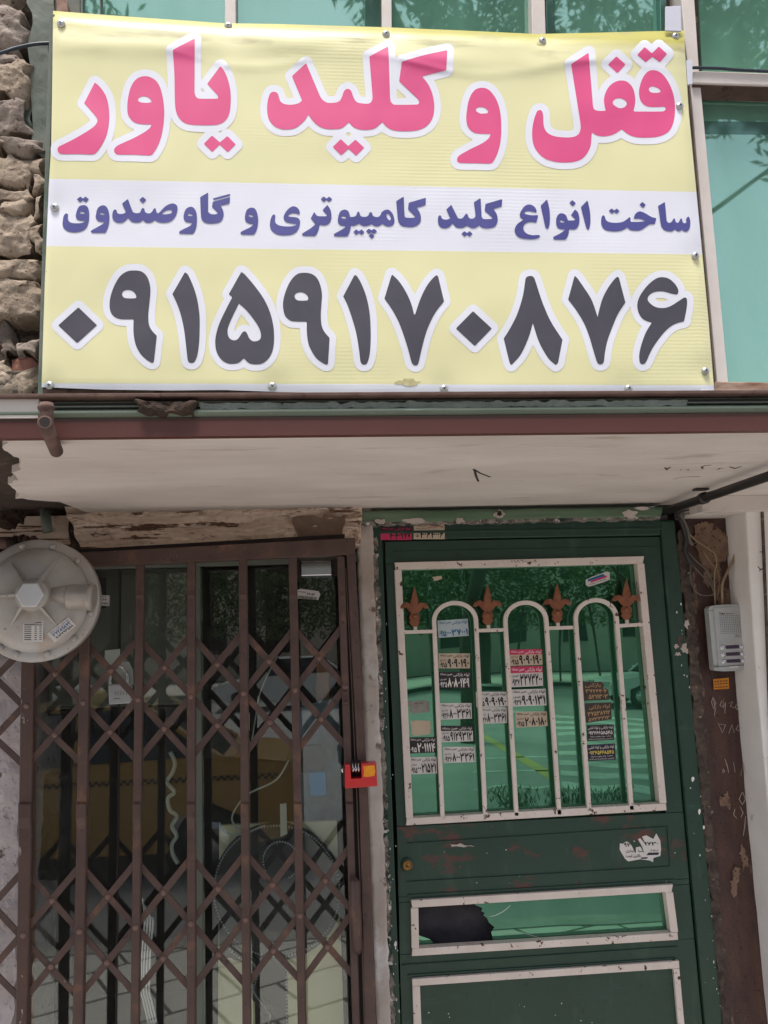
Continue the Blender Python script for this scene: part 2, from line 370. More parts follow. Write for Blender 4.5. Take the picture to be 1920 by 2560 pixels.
def relief(quad, y, nx, ny, amp, s, jitter=0.0, depth=0.03, bulge=0.0, stretch=(1, 1, 1), seed=0.0, ridge=0.0):
    """rough slab: quad = 4 pixel corners TL,TR,BR,BL on plane y; front displaced toward the viewer"""
    P = [W(a, b, y) for a, b in quad]; V, F = [], []
    for j in range(ny+1):
        for i in range(nx+1):
            u, v = i/nx, j/ny
            p = lerp(lerp(P[0], P[1], u), lerp(P[3], P[2], u), v)
            q = Vector((p.x*stretch[0], seed, p.z*stretch[2]))
            e = min(min(u, 1-u)*nx, min(v, 1-v)*ny)
            h = fbm(q, s, 5)*amp
            if ridge: h += abs(noise.noise(Vector((q.x, seed+5, q.z))*s*0.8))*-ridge
            eu = 1-(2*abs(u-.5))**4; ev = 1-(2*abs(v-.5))**4
            h += bulge*(max(0, eu*ev))**.3
            if jitter:
                w = 1.0 if e == 0 else (0.5 if e <= 1 else 0.15)
                p = p+Vector((noise.noise(q*s*1.7+Vector((9, 0, 0))), 0, noise.noise(q*s*1.7+Vector((0, 7, 0)))))*jitter*w
            V.append(p+Vector((0, -h, 0)))
    for j in range(ny):
        for i in range(nx):
            a = j*(nx+1)+i; F.append((a, a+nx+1, a+nx+2, a+1))
    ring = [i for i in range(nx+1)]+[j*(nx+1)+nx for j in range(1, ny+1)]+[ny*(nx+1)+i for i in range(nx-1, -1, -1)]+[j*(nx+1) for j in range(ny-1, 0, -1)]
    n = len(V)
    for k, i in enumerate(ring): V.append(Vector((V[i].x, y+depth, V[i].z)))
    for k in range(len(ring)):
        k2 = (k+1) % len(ring); F.append((ring[k], ring[k2], n+k2, n+k))
    F.append(tuple(n+k for k in range(len(ring)-1, -1, -1)))
    return V, F
def jag_poly(P, n=4, amp=3.0, seed=0.0):
    out = []
    for i in range(len(P)):
        a, b = P[i], P[(i+1) % len(P)]
        for k in range(n):
            t = k/n; x, y = a[0]+(b[0]-a[0])*t, a[1]+(b[1]-a[1])*t
            out.append((x+amp*2*noise.noise(Vector((x*.19, y*.19, seed))), y+amp*2*noise.noise(Vector((x*.19, y*.19, seed+9)))))
    return out
def blob_poly(cx, cy, rx, ry, n=22, jag=0.2, seed=0.0):
    out = []
    for k in range(n):
        a = 2*math.pi*k/n; r = 1+jag*noise.noise(Vector((math.cos(a)*1.7, math.sin(a)*1.7, seed)))*2
        out.append((cx+rx*r*math.cos(a), cy+ry*r*math.sin(a)))
    return out

# ------------------------------------------------------------------ lettering
def parse(s, ox, oy, sc, per=5):
    """'x,y' smooth points, 'x,y*' corners -> closed outline in photograph pixels"""
    P = []; 
    for t in s.split():
        c = t.endswith('*'); a, b = t.rstrip('*').split(',')
        P.append((float(a)/sc+ox, float(b)/sc+oy, c))
    n = len(P); out = []
    for i in range(n):
        p1, p2 = P[i], P[(i+1) % n]
        a1, a2 = Vector(p1[:2]), Vector(p2[:2])
        if p1[2] and p2[2]: out.append(a1); continue
        p0 = a1*2-a2 if p1[2] else Vector(P[i-1][:2]); p3 = a2*2-a1 if p2[2] else Vector(P[(i+2) % n][:2])
        L = (a2-a1).length
        def tan(q, r, s_):
            d = (s_-q); 
            if d.length < 1e-6: return Vector((0, 0))
            return d.normalized()*L*min(1.0, 2*min((r-q).length, (s_-r).length)/(L+1e-6))
        t1 = (a2-a1) if p1[2] else tan(p0, a1, a2); t2 = (a2-a1) if p2[2] else tan(a1, a2, p3)
        for k in range(per):
            t = k/per; h = (2*t**3-3*t*t+1, t**3-2*t*t+t, -2*t**3+3*t*t, t**3-t*t)
            out.append(a1*h[0]+t1*h[1]+a2*h[2]+t2*h[3])
    return out
A1 = (120, 80, 3.318); A2 = (640, 80, 3.318); A3 = (1100, 80, 2.676)
D1 = (120, 650, 4.1475); D2 = (500, 650, 4.1475); D3 = (900, 650, 4.1475); D4 = (1340, 650, 4.1475); DE = (960, 450, 1.728)
N1 = (140, 460, 3.95); N2 = (540, 460, 3.95); N3 = (920, 460, 3.95); N4 = (1320, 460, 3.95)
PINK = [
 (A1, ["388,418* 300,590* 345,640 395,700 410,735 390,775 330,820 210,890 120,935 85,955 80,985 100,1008 150,1012 250,1012 370,1015 400,1000 450,930 490,840 508,720 500,600 475,520 430,455"]),
 (A1, ["808,366 740,385 690,450 662,560 658,650 670,700 710,745 760,762 860,767* 845,795 800,830 700,885 600,930 560,955 548,985 565,1012 600,1017 700,1018 845,1024 870,1010 915,935 945,840 962,720 962,620 945,510 915,430 870,385",
       "745,565 755,545 790,533 825,540 855,565 858,582* 830,587 770,583"]),
 (A1, ["1217,53* 1035,148* 1048,350 1052,560 1060,650 1085,710 1135,755 1200,770 1340,773 1420,765 1475,730 1505,670 1516,560 1510,470 1490,390 1460,320 1430,282* 1320,430* 1360,475 1405,525 1412,545 1400,553 1270,553 1235,545 1217,510 1215,480*",
       "1360,858* 1292,927* 1362,996* 1424,935* 1490,998* 1558,933* 1487,862* 1426,916*"]),
 (A2, ["145,495 118,510 98,570 92,650 105,720 145,775 200,803 250,808 320,798 370,765 410,725 433,683* 470,735 520,780 580,803 690,803 730,785 770,747* 810,790 870,810 940,810 990,795 1048,747* 1090,792 1150,817 1280,822 1370,805 1430,765 1465,710 1478,640 1475,570 1455,490 1420,420 1375,368* 1578,317* 1587,150* 1400,190 1210,245* 1187,408* 1230,450 1300,515 1345,560 1353,585 1340,601 1150,603 1120,580 1112,540* 1097,118* 940,203* 965,520 963,565 940,592 880,592 835,580 810,545 790,490 775,475 750,473 730,490 712,540 690,575 640,587 590,585 550,560 530,530* 415,258* 298,366* 383,568* 350,592 290,603 240,598 205,578 190,540 178,508",
       "703,888* 636,953* 707,1023* 767,968* 830,1026* 897,959* 825,892* 765,946*"]),
 (A3, ["275,373 230,390 195,450 178,540 177,600 190,640 225,672 270,680 340,682* 325,712 280,745 200,785 130,825 115,845 118,868 140,876 240,878 335,880 355,868 385,810 405,730 410,650 405,550 385,470 350,410 315,380",
       "240,525 245,510 270,502 300,508 322,530 320,543* 270,545"]),
 (A3, ["668,522 650,530 628,590 617,660 622,740 650,800 700,845 770,868 850,873 920,862 970,830 1005,770 1013,710 1015,668* 1045,690 1100,698 1160,685 1215,651* 1260,685 1310,703 1400,706 1470,697 1530,665 1560,610 1572,530 1568,450 1545,370 1505,300 1465,265 1425,255 1390,265 1355,310 1335,370 1332,420 1345,465 1380,495 1430,502 1498,500 1510,510 1505,525 1480,532 1293,532* 1305,480 1305,430 1290,375 1255,335 1210,324 1160,340 1120,380 1098,440 1100,490 1110,527* 1060,527 1030,515 1022,480* 994,138* 877,215* 938,600 940,650 925,685 890,702 830,705 760,695 715,670 695,630 690,560 683,530",
       "1155,475 1170,450 1200,443 1235,455 1250,480 1235,502 1205,510 1175,497", "1397,385 1405,368 1430,365 1465,380 1480,400* 1450,407 1410,403",
       "1180,162* 1124,218* 1187,276* 1242,217*", "1369,100* 1320,152* 1376,203* 1420,165* 1471,202* 1519,146* 1464,97* 1418,143*"]),
]
S_ONE = "1420,125* 1290,352* 1340,460 1380,580 1410,720 1430,880 1447,1030 1460,1060 1485,1068 1515,1060 1545,1000 1565,880 1573,700 1570,560 1545,400 1505,270 1450,150"
S_NINE = ["890,108 820,118 750,165 690,260 650,370 638,470 650,540 690,590 750,613 888,615* 885,700 890,790 910,880 950,960 1010,1025 1065,1062 1090,1065 1100,1040* 1128,785* 1080,735 1050,680 1040,580 1050,460 1062,330 1055,250 1025,170 970,120",
          "768,355 780,325 830,310 880,325 912,365 915,395* 850,398 785,388"]
S_FIVE = ["428,123* 298,355* 335,385* 270,510 200,660 165,780 158,870 175,960 225,1035 290,1072 340,1076 400,1065 455,1018* 510,1070 580,1082 650,1070 715,1015 755,930 768,810 760,680 725,540 660,400 560,260 460,145",
          "403,450* 340,580 290,700 288,770 310,815 355,833 390,820 420,780 445,745 470,740 490,765 510,810 540,838 580,842 620,825 632,780 615,710 560,620 480,520"]
S_ZERO = "315,490* 106,678* 303,862* 508,676*"
S_SEVEN = "400,163* 333,410* 410,510 490,640 545,770 590,920 630,1050 650,1078 680,1080 702,1060 715,960 740,840 790,700 850,560 927,440* 862,190* 845,173 800,215 740,300 690,400 660,500 638,595* 610,500 570,400 500,290 430,190"
S_SIX = "1300,178 1240,195 1160,260 1090,350 1055,430 1052,500 1075,570 1120,620 1200,650* 1140,750 1095,870 1072,970 1072,1040 1085,1075 1110,1082 1140,1060 1200,930 1280,810 1370,710 1450,660 1535,637* 1562,500 1567,430 1560,395 1540,388 1480,425 1400,475 1330,497 1250,490 1190,455 1158,410 1170,370 1220,335 1300,325 1360,335 1420,352 1465,358* 1477,330 1468,290 1430,235 1370,190"
S_EIGHT = "625,415 612,425 600,500 575,580 545,640 517,685* 543,790 550,800* 590,755 625,680 643,618* 670,700 710,770 742,800* 752,790* 771,690* 720,610 685,530 655,440 645,418"
GREY = [
 (D1, [S_ZERO]), (D1, S_NINE), (D1, [S_ONE]), (D2, S_FIVE),
 (D2, ["1085,132 1010,145 940,215 890,320 862,430 865,520 890,590 940,630 1000,638 1108,640* 1107,730 1120,850 1150,930 1210,1020 1290,1078 1322,1083 1328,1060* 1344,808* 1290,745 1262,680 1253,570 1260,450 1265,360 1250,270 1215,190 1160,145",
       "980,375 995,348 1040,334 1090,348 1120,385 1120,418* 1060,422 1000,412"]),
 (D2, ["1603,152* 1485,377* 1530,470 1575,600 1620,760 1650,940 1663,1050 1680,1080 1700,1086 1730,1075 1755,1000 1768,880 1770,740 1760,560 1730,400 1680,260 1630,170"]),
 (D3, ["330,147* 253,400* 330,510 400,640 450,770 500,930 535,1060 560,1090 590,1090 608,1060 640,920 690,740 750,600 810,505 872,430* 810,170* 792,157 740,205 680,290 620,420 565,585* 530,450 470,320 400,215"]),
 (D3, ["1172,530* 994,710* 1190,892* 1367,710*"]), (DE, [S_EIGHT]), (D4, [S_SEVEN]), (D4, [S_SIX]),
]
NAVY = [
 (N1, ["100,290 78,310 67,360 66,410 85,445 130,470 190,476 250,465 295,435 320,380 328,310 322,250 300,215 265,208 225,225 198,290 196,325 210,350 240,360 285,365 288,372* 250,385 180,387 135,375 117,345 118,300", "233,285 245,272 265,275 285,290 260,293", "240,123* 205,152* 238,180* 265,160* 295,180* 325,152* 292,124* 265,145*"]),
 (N1, ["460,210 415,235 395,300 393,335 415,365 445,372 482,374* 460,395 400,430 355,455 343,468 355,481 475,482 490,475 515,420 527,340 520,270 495,222", "430,295 440,284 460,287 482,301 455,303"]),
 (N1, ["583,250 565,265 556,310 562,350 590,375 630,384 675,370 710,333* 745,370 790,380 830,375 858,355* 890,380 935,380 975,356* 1010,375 1070,382 1130,368 1175,325 1198,260 1195,215 1165,193 1130,195 1080,220 1040,260 1005,290 990,270 985,245 970,240 950,270 930,288 900,288 880,275 870,242 855,237 842,250 830,280 800,288 765,280 750,255 710,147* 652,193* 690,280* 665,293 630,296 605,285 598,262", "1038,300* 1070,270 1115,255 1143,262 1140,285 1100,297", "857,125* 822,157* 857,190* 892,158*"]),
 (N1, ["1330,224 1285,245 1262,300 1262,345 1280,372 1350,385* 1320,415 1240,455 1215,475 1222,490 1345,491 1365,475 1385,420 1392,350 1385,280 1362,238", "1298,305 1308,293 1330,297 1352,312 1325,315"]),
 (N1, ["1502,83* 1423,130* 1432,320 1450,365 1500,388 1580,387 1625,370 1650,330 1655,290 1645,250 1623,213* 1713,193* 1718,130* 1548,175* 1540,228* 1595,280 1590,296 1530,297 1502,275*", "1555,140* 1722,96* 1718,117* 1551,160*"]),
 (N2, ["350,233 305,255 287,310 287,350 305,380 372,398* 340,425 260,465 242,482 250,498 368,500 385,485 405,440 416,370 410,300 385,245", "320,315 330,303 350,307 370,322 345,325"]),
 (N2, ["570,300 550,320 535,370 533,420 555,465 610,498 680,505 750,497 800,465 825,410 828,360 805,333 760,325 720,322 713,310 740,292 780,288 822,302* 828,280 810,240 780,222 750,222 710,250 675,300 668,340 685,370 720,383 790,395 795,405* 740,418 660,416 605,400 583,370 585,310"]),
 (N2, ["1100,205* 1052,258* 1095,305 1090,317 1010,317 985,300 970,273* 935,340* 965,375 980,400* 930,440 865,480 850,495 858,510 970,512 990,500 1012,450 1022,403* 1080,408 1115,390 1135,355 1140,310 1130,255", "1062,122* 1034,150* 1065,177* 1090,158* 1117,177* 1148,150* 1117,123* 1092,145*"]),
 (N2, ["1265,252 1225,275 1205,335 1205,380 1225,405 1290,418* 1250,445 1180,485 1163,500 1172,516 1285,517 1305,505 1325,450 1332,412* 1370,410 1415,390* 1450,413 1500,412 1535,395* 1570,415 1600,417 1645,392* 1680,415 1720,418 1750,400 1762,365 1755,320 1735,280 1700,253 1665,258 1635,280 1622,310 1600,325 1565,322 1548,310 1540,285 1530,277 1515,285 1505,310 1480,323 1440,322 1425,310 1415,278 1405,272 1392,285 1385,310 1360,323 1325,325* 1310,275 1290,257", "1235,330 1245,318 1270,322 1288,338 1262,342", "1683,300 1701,293 1721,320 1726,350 1711,358 1691,335",
       "1385,447* 1356,474* 1385,503* 1410,482* 1440,503* 1466,475* 1438,448* 1411,468*", "1510,440* 1480,467* 1510,493* 1535,475* 1562,493* 1591,467* 1562,441* 1536,458*", "1536,485* 1507,512* 1540,540* 1565,513*"]),
 (N3, ["353,122* 278,170* 290,300 300,370 330,410 380,423 440,423 490,405 518,370 522,320 505,270 478,235* 568,208* 572,135* 402,185* 395,248* 465,320 462,332 390,333 365,325 360,300*"]),
 (N3, ["708,308 692,330 692,380 710,420 755,437 800,425 835,387* 870,425 930,433 978,410* 1020,433 1060,433 1097,408* 1135,432 1190,437 1250,420 1278,375 1278,320 1262,280 1235,247* 1320,222* 1326,148* 1160,197* 1152,265* 1222,325 1225,343 1140,345 1122,325* 1112,138* 1045,180* 1060,300 1055,330 1020,343 995,330 982,298 968,294 950,315 935,335 900,342 885,330* 822,205* 773,252* 812,340* 770,352 730,340 722,318", "952,465* 922,492* 953,519* 978,500* 1003,519* 1034,492* 1003,465* 978,485*"]),
 (N3, ["1590,202 1545,220 1510,270 1498,305 1510,335 1540,352* 1480,390 1450,440 1455,490 1500,530 1590,545 1660,540 1695,525 1698,510 1680,503 1620,505 1570,490 1540,460 1535,420 1560,385 1600,375 1662,380* 1682,307* 1610,308 1560,298 1543,285 1560,270 1600,268 1660,282* 1665,262 1640,220"]),
 (N4, ["188,150* 125,215* 150,330 170,420 180,438 198,440 212,400 217,330 210,240"]),
 (N4, ["463,250* 425,308* 465,345 462,358 395,360* 375,310 345,290 310,293 285,325 277,370 282,410 305,440 370,448* 330,480 255,520 248,535 262,548 365,548 380,535 400,490 405,445* 460,447 490,425 507,375 505,320 490,275", "313,370 325,358 345,364 362,378 335,380", "438,158* 408,187* 443,218* 473,190*"]),
 (N4, ["588,160* 523,228* 550,340 575,430 585,448 600,448 612,410 617,350 610,260"]),
 (N4, ["742,308 728,325 722,380 735,425 770,455 840,467 910,462 955,445 980,428* 1010,453 1060,460 1110,455 1160,425 1200,398 1250,395* 1268,338* 1220,325 1160,290 1110,270 1080,278 1055,305 1043,345* 1100,342 1163,363* 1120,372 1030,374 1013,368 1013,335* 1000,328 975,350 930,375 860,383 800,375 770,355 757,318", "825,240* 797,266* 828,294* 852,275* 876,292* 905,267* 876,241* 852,262*", "1130,176* 1100,204* 1136,235* 1164,207*"]),
 (N4, ["1352,177* 1284,217* 1300,320 1312,400 1335,445 1380,465 1425,465 1450,445* 1475,465 1500,465 1518,450* 1545,468 1575,465 1597,430 1603,370 1595,335 1583,317* 1560,350 1565,378 1540,387 1525,370 1520,343 1508,340 1495,365 1480,383 1460,375 1450,343 1438,340 1425,365 1405,382 1385,382 1370,365*"]),
]
def sdf_grid(polys, x0, y0, nx, ny, st):
    gx, gy = np.meshgrid(x0+np.arange(nx)*st, y0+np.arange(ny)*st)
    d2 = np.full(gx.shape, 1e18); ins = np.zeros(gx.shape, bool)
    for P in polys:
        n = len(P)
        for i in range(n):
            ax, ay = P[i]; bx, by = P[(i+1) % n]
            ex, ey = bx-ax, by-ay; l = ex*ex+ey*ey
            if l < 1e-9: continue
            t = np.clip(((gx-ax)*ex+(gy-ay)*ey)/l, 0, 1)
            d2 = np.minimum(d2, (gx-ax-ex*t)**2+(gy-ay-ey*t)**2)
            if ay != by:
                c = ((ay > gy) != (by > gy)) & (gx < ex*(gy-ay)/ey+ax)
                ins ^= c
    return np.where(ins, -1, 1)*np.sqrt(d2)
def fill_region(D, x0, y0, st, iso, place):
    """filled contour D < iso as a mesh; place(px,py) -> world point"""
    ny, nx = D.shape; V, F, key = [], [], {}
    def vert(k, x, y):
        if k not in key: key[k] = len(V); V.append(place(x, y))
        return key[k]
    A = D-iso; inside = A < 0
    act = inside[:-1, :-1] | inside[1:, :-1] | inside[:-1, 1:] | inside[1:, 1:]
    for j, i in zip(*np.nonzero(act)):
        cs = ((j, i), (j, i+1), (j+1, i+1), (j+1, i)); poly = []
        for a in range(4):
            (j0, i0), (j1, i1) = cs[a], cs[(a+1) % 4]
            v0, v1 = A[j0, i0], A[j1, i1]
            if v0 < 0: poly.append(vert((j0, i0), x0+i0*st, y0+j0*st))
            if (v0 < 0) != (v1 < 0):
                t = v0/(v0-v1); k = (min((j0, i0), (j1, i1)), max((j0, i0), (j1, i1)))
                poly.append(vert(k, x0+(i0+(i1-i0)*t)*st, y0+(j0+(j1-j0)*t)*st))
        if len(poly) >= 3: F.append(tuple(reversed(poly)))
    return V, F
def region_of(polys, iso, place, st):
    xs = [p[0] for P in polys for p in P]; ys = [p[1] for P in polys for p in P]
    x0 = math.floor((min(xs)-iso-4)/st)*st; y0 = math.floor((min(ys)-iso-4)/st)*st
    nx = int((max(xs)+iso+6-x0)/st)+2; ny = int((max(ys)+iso+6-y0)/st)+2
    return sdf_grid(polys, x0, y0, nx, ny, st), x0, y0

# glyphs of small print --------------------------------------------------
G2 = "5,5* 14,45 20,75 24,100* 38,100* 40,70 37,46 52,44 66,28 70,5* 54,2* 50,20 40,26 27,22 18,0*"
G3 = "5,5* 14,45 20,75 24,100* 38,100* 40,70 37,44 47,44 54,36 64,42 78,32 84,5* 70,2* 66,20 58,20 56,5* 46,5* 43,20 34,26 26,20 18,0*"
G4 = "5,5* 14,45 20,75 24,100* 38,100* 40,75 38,56 52,60 70,54* 68,40* 54,44 46,38 50,26 64,24* 62,6* 44,4 34,15 32,28 26,20 18,0*"
def norm(strs, per=3):
    polys = [parse(s, 0, 0, 1, per) for s in strs]
    return polys
def glyph(strs, y0, y1):
    P = norm(strs, 2); x0 = min(p.x for q in P for p in q)
    h = y1-y0
    P = [[Vector(((p.x-x0)/h, (p.y-y0)/h)) for p in q] for q in P]
    w = max(p.x for q in P for p in q)
    tris = tessellate_polygon([[Vector((p.x, p.y, 0)) for p in q] for q in P])
    flat = [p for q in P for p in q]
    return flat, [tuple(t) for t in tris], w
GL = {'0': glyph([S_ZERO], 125, 1068), '9': glyph(S_NINE, 108, 1066), '1': glyph([S_ONE], 125, 1068), '5': glyph(S_FIVE, 123, 1082),
      '7': glyph([S_SEVEN], 163, 1080), '6': glyph([S_SIX], 178, 1082), '8': glyph([S_EIGHT], 415, 800),
      '2': glyph([G2], 0, 100), '3': glyph([G3], 0, 100), '4': glyph([G4], 0, 100)}
FORMS = {'ا': (0xFE8D, 0xFE8E), 'ب': 0xFE8F, 'ت': 0xFE95, 'س': 0xFEB1, 'ش': 0xFEB5, 'ط': 0xFEC1, 'ف': 0xFED1, 'ق': 0xFED5, 'ک': 0xFB8E,
         'ل': 0xFEDD, 'م': 0xFEE1, 'ن': 0xFEE5, 'ه': 0xFEE9, 'و': (0xFEED, 0xFEEE), 'ی': 0xFBFC, 'ر': (0xFEAD, 0xFEAE), 'ز': (0xFEAF, 0xFEB0),
         'د': (0xFEA9, 0xFEAA), 'ص': 0xFEB9, 'ح': 0xFEA1, 'خ': 0xFEA5, 'چ': 0xFB7A, 'پ': 0xFB56, 'ع': 0xFEC9}
def shape(s):
    """joined letter forms in visual (left to right) order"""
    out = []
    for i, c in enumerate(s):
        f = FORMS.get(c)
        if f is None: out.append(c); continue
        prev = i > 0 and s[i-1] in FORMS and not isinstance(FORMS[s[i-1]], tuple)
        nxt = i < len(s)-1 and s[i+1] in FORMS
        if isinstance(f, tuple): out.append(chr(f[1] if prev else f[0]))
        else:
            b = f
            out.append(chr(b+(3 if prev and nxt else 1 if prev else 2 if nxt else 0)))
    return ''.join(reversed(out))
TC = {}
def text_shape(s, bold=0.012):
    if (s, bold) in TC: return TC[(s, bold)]
    c = bpy.data.curves.new('t', 'FONT'); c.body = s; c.size = 1; c.resolution_u = 2; c.offset = bold
    o = bpy.data.objects.new('t', c); COL.objects.link(o)
    dg = bpy.context.evaluated_depsgraph_get(); me = bpy.data.meshes.new_from_object(o.evaluated_get(dg))
    V = [Vector((v.co.x, v.co.y)) for v in me.vertices]; F = [tuple(p.vertices) for p in me.polygons]
    bpy.data.objects.remove(o); bpy.data.curves.remove(c); bpy.data.meshes.remove(me)
    TC[(s, bold)] = (V, F); return V, F
def fit_text(vf, u0, u1, v0, v1, flip=True):
    """map 2d text to the uv rectangle (v downwards)"""
    V, F = vf
    if not V: return [], []
    x0 = min(p.x for p in V); x1 = max(p.x for p in V); y0 = min(p.y for p in V); y1 = max(p.y for p in V)
    out = [((p.x-x0)/(x1-x0)*(u1-u0)+u0, (v1-(p.y-y0)/(y1-y0)*(v1-v0)) if flip else (v0+(p.y-y0)/(y1-y0)*(v1-v0))) for p in V]
    return out, F
def digits(s, gap=0.06):
    V, F = [], []; x = 0
    for c in s:
        if c == ' ': x += .3; continue
        v, f, w = GL[c]; sc = 0.62 if c == '0' else 1.0
        n = len(V)
        for p in v:
            if c == '0': V.append(Vector((x+p.x*.62, 0.5+(p.y-0.58)*.62)))
            else: V.append(Vector((x+p.x*.9, p.y)))
        F += [tuple(i+n for i in t) for t in f]; x += w*(0.62 if c == '0' else .9)+gap
    return V, F
def bil(c, u, v):
    return (lerp(lerp(c[0][0], c[1][0], u), lerp(c[3][0], c[2][0], u), v), lerp(lerp(c[0][1], c[1][1], u), lerp(c[3][1], c[2][1], u), v))
def on_quad(uvf, corners, y, thick=0.0003):
    V, F = uvf
    return [W(*bil(corners, u, v), y) for u, v in V], F
def rect(x0, y0, x1, y1, dx=0):
    return [(x0, y0), (x1, y0), (x1+dx, y1), (x0+dx, y1)]
def sticker(parent, corners, y, paper, lines, header=None, outline=None, label=None):
    """lines = (kind, text, ink, u0, u1, v0, v1)"""
    if outline: P = [bil(corners, u, v) for u, v in outline]
    else: P = corners
    s = obj('sticker', qp(P, y-0.0004, 0.0004), paper, parent)
    if label: s['label'] = label
    if header:
        v0, v1, m = header
        obj('header', qp([bil(corners, 0, v0), bil(corners, 1, v0), bil(corners, 1, v1), bil(corners, 0, v1)], y-0.0007, 0.0002), m, s)
    by = {}
    for kind, t, ink, u0, u1, v0, v1 in lines:
        if kind == 'd': g = fit_text(digits(t), u0, u1, v0, v1, False)
        elif kind == 'l': g = fit_text(text_shape(t, 0.01), u0, u1, v0, v1)
        else: g = fit_text(text_shape(shape(t), 0.014), u0, u1, v0, v1)
        if g[0]: by.setdefault(ink, []).append(on_quad(g, corners, y-0.0010))
    for ink, parts in by.items():
        obj('lettering', join(*parts), ink, s)
    return s
def stroke(pts, y, w, depth=0.0006):
    """flat hand-drawn line on plane y through pixel points, w in metres"""
    P = [W(a, b, y) for a, b in pts]; V, F = [], []
    for i, p in enumerate(P):
        a = P[max(0, i-1)]; b = P[min(len(P)-1, i+1)]; d = (b-a); s = Vector((-d.z, 0, d.x)).normalized()*w*.5
        ww = 1.0 if 0 < i < len(P)-1 else .55
        V += [p+s*ww, p-s*ww, p+s*ww+Vector((0, depth, 0)), p-s*ww+Vector((0, depth, 0))]
    for i in range(len(P)-1):
        a = i*4; F += [(a, a+4, a+5, a+1), (a+2, a+3, a+7, a+6), (a, a+2, a+6, a+4), (a+1, a+5, a+7, a+3)]
    F += [(0, 1, 3, 2), (len(V)-4, len(V)-2, len(V)-1, len(V)-3)]
    return V, F

# ================================================================== THE SETTING
ZS = W(960, 1274, 0.0).z                         # height of the soffit
YF = CAM.y+(ZS-0.012-CAM.z)*1.0/((W(960, 1085, 0).z-CAM.z)/(0-CAM.y))   # front of the canopy
XL, XR = W(-420, 1300, 0).x, W(2450, 1300, 0).x

def sheet(name, x0, x1, y0, y1, z, material, kind='structure', nx=1, ny=1):
    V = [Vector((lerp(x0, x1, i/nx), lerp(y0, y1, j/ny), z)) for j in range(ny+1) for i in range(nx+1)]
    F = [(j*(nx+1)+i, j*(nx+1)+i+1, (j+1)*(nx+1)+i+1, (j+1)*(nx+1)+i) for j in range(ny) for i in range(nx)]
    return tag(obj(name, (V, F), material), kind=kind)
def paver_mat():
    m = bpy.data.materials.new('concrete_pavers'); m.use_nodes = True; N = m.node_tree.nodes; L = m.node_tree.links
    b = N['Principled BSDF']; b.inputs['Roughness'].default_value = .9
    g = N.new('ShaderNodeNewGeometry'); mp = N.new('ShaderNodeMapping'); mp.inputs['Rotation'].default_value = (0, 0, R(28))
    L.new(g.outputs['Position'], mp.inputs[0])
    br = N.new('ShaderNodeTexBrick'); br.inputs['Scale'].default_value = 1.0; br.inputs['Brick Width'].default_value = .4; br.inputs['Row Height'].default_value = .4
    br.inputs['Mortar Size'].default_value = .012; br.inputs['Color1'].default_value = srgb(204, 196, 188); br.inputs['Color2'].default_value = srgb(192, 184, 176)
    br.inputs['Mortar'].default_value = srgb(96, 90, 84); br.offset = .5
    L.new(mp.outputs[0], br.inputs[0]); L.new(br.outputs[0], b.inputs['Base Color']); return m
MT['pavers'] = paver_mat()
MT['asphalt'] = mat('asphalt', srgb(150, 147, 144), srgb(138, 135, 132), 1.5, rough=.9, bump=.4, bscale=80)
MT['road_white'] = mat('road_white', srgb(206, 204, 198), srgb(168, 166, 160), 3, rough=.7)
MT['road_yellow'] = mat('road_yellow', srgb(196, 170, 90), srgb(166, 150, 96), 3, rough=.7)
MT['kerb'] = mat('kerb_concrete', srgb(160, 154, 148), srgb(140, 134, 128), 6, rough=.9)
MT['far_ground'] = mat('dry_ground', srgb(120, 110, 98), srgb(104, 98, 84), .2, rough=1)
GROUNDED = False
sheet('ground', -220, 220, -320, 40, GZ-0.16, 'far_ground')
sheet('pavement', -60, 60, -2.75, 0.6, GZ, 'pavers')
tag(obj('kerb', box(-60, 60, -2.9, -2.75, GZ-.15, GZ+.008), 'kerb'), kind='structure')
sheet('road', -120, 120, -26, -2.9, GZ-0.15, 'asphalt')
def mirrored(px, py, z):                          # the road point that the door glass mirrors at this spot
    p = WZ(px, py, z); return Vector((p.x, .044-p.y, z))
for ya, yb, xa in ((1786, 1792, 1250), (1799, 1805, 1290), (1812, 1819, 1380), (1826, 1834, 1385), (1852, 1862, 1390), (1877, 1888, 1392), (1902, 1914, 1394), (1929, 1943, 1398), (1958, 1974, 1402), (2000, 2020, 1406)):
    q = [mirrored(x_, y_+.05*(x_-1380), GZ-.146) for x_, y_ in ((xa, ya), (1700, ya), (1700, yb), (xa, yb))]
    tag(obj('crossing_stripe', (q, [(0, 1, 2, 3)]), 'road_white'), kind='structure')
q = [mirrored(x_, y_, GZ-.146) for x_, y_ in ((1200, 1836), (1216, 1834), (1390, 1948), (1372, 1960))]
tag(obj('road_line', (q, [(0, 1, 2, 3)]), 'road_yellow'), kind='structure')
for k_ in range(3):
    q = [mirrored(x_, y_, GZ-.146) for x_, y_ in ((1190, 1900+k_*34), (1380, 1893+k_*36), (1380, 1896+k_*36), (1190, 1903+k_*34))]
    tag(obj('lane_mark', (q, [(0, 1, 2, 3)]), 'road_white'), kind='structure')
sheet('far_pavement', -120, 120, -34, -26, GZ, 'pavers')
GROUNDED = True

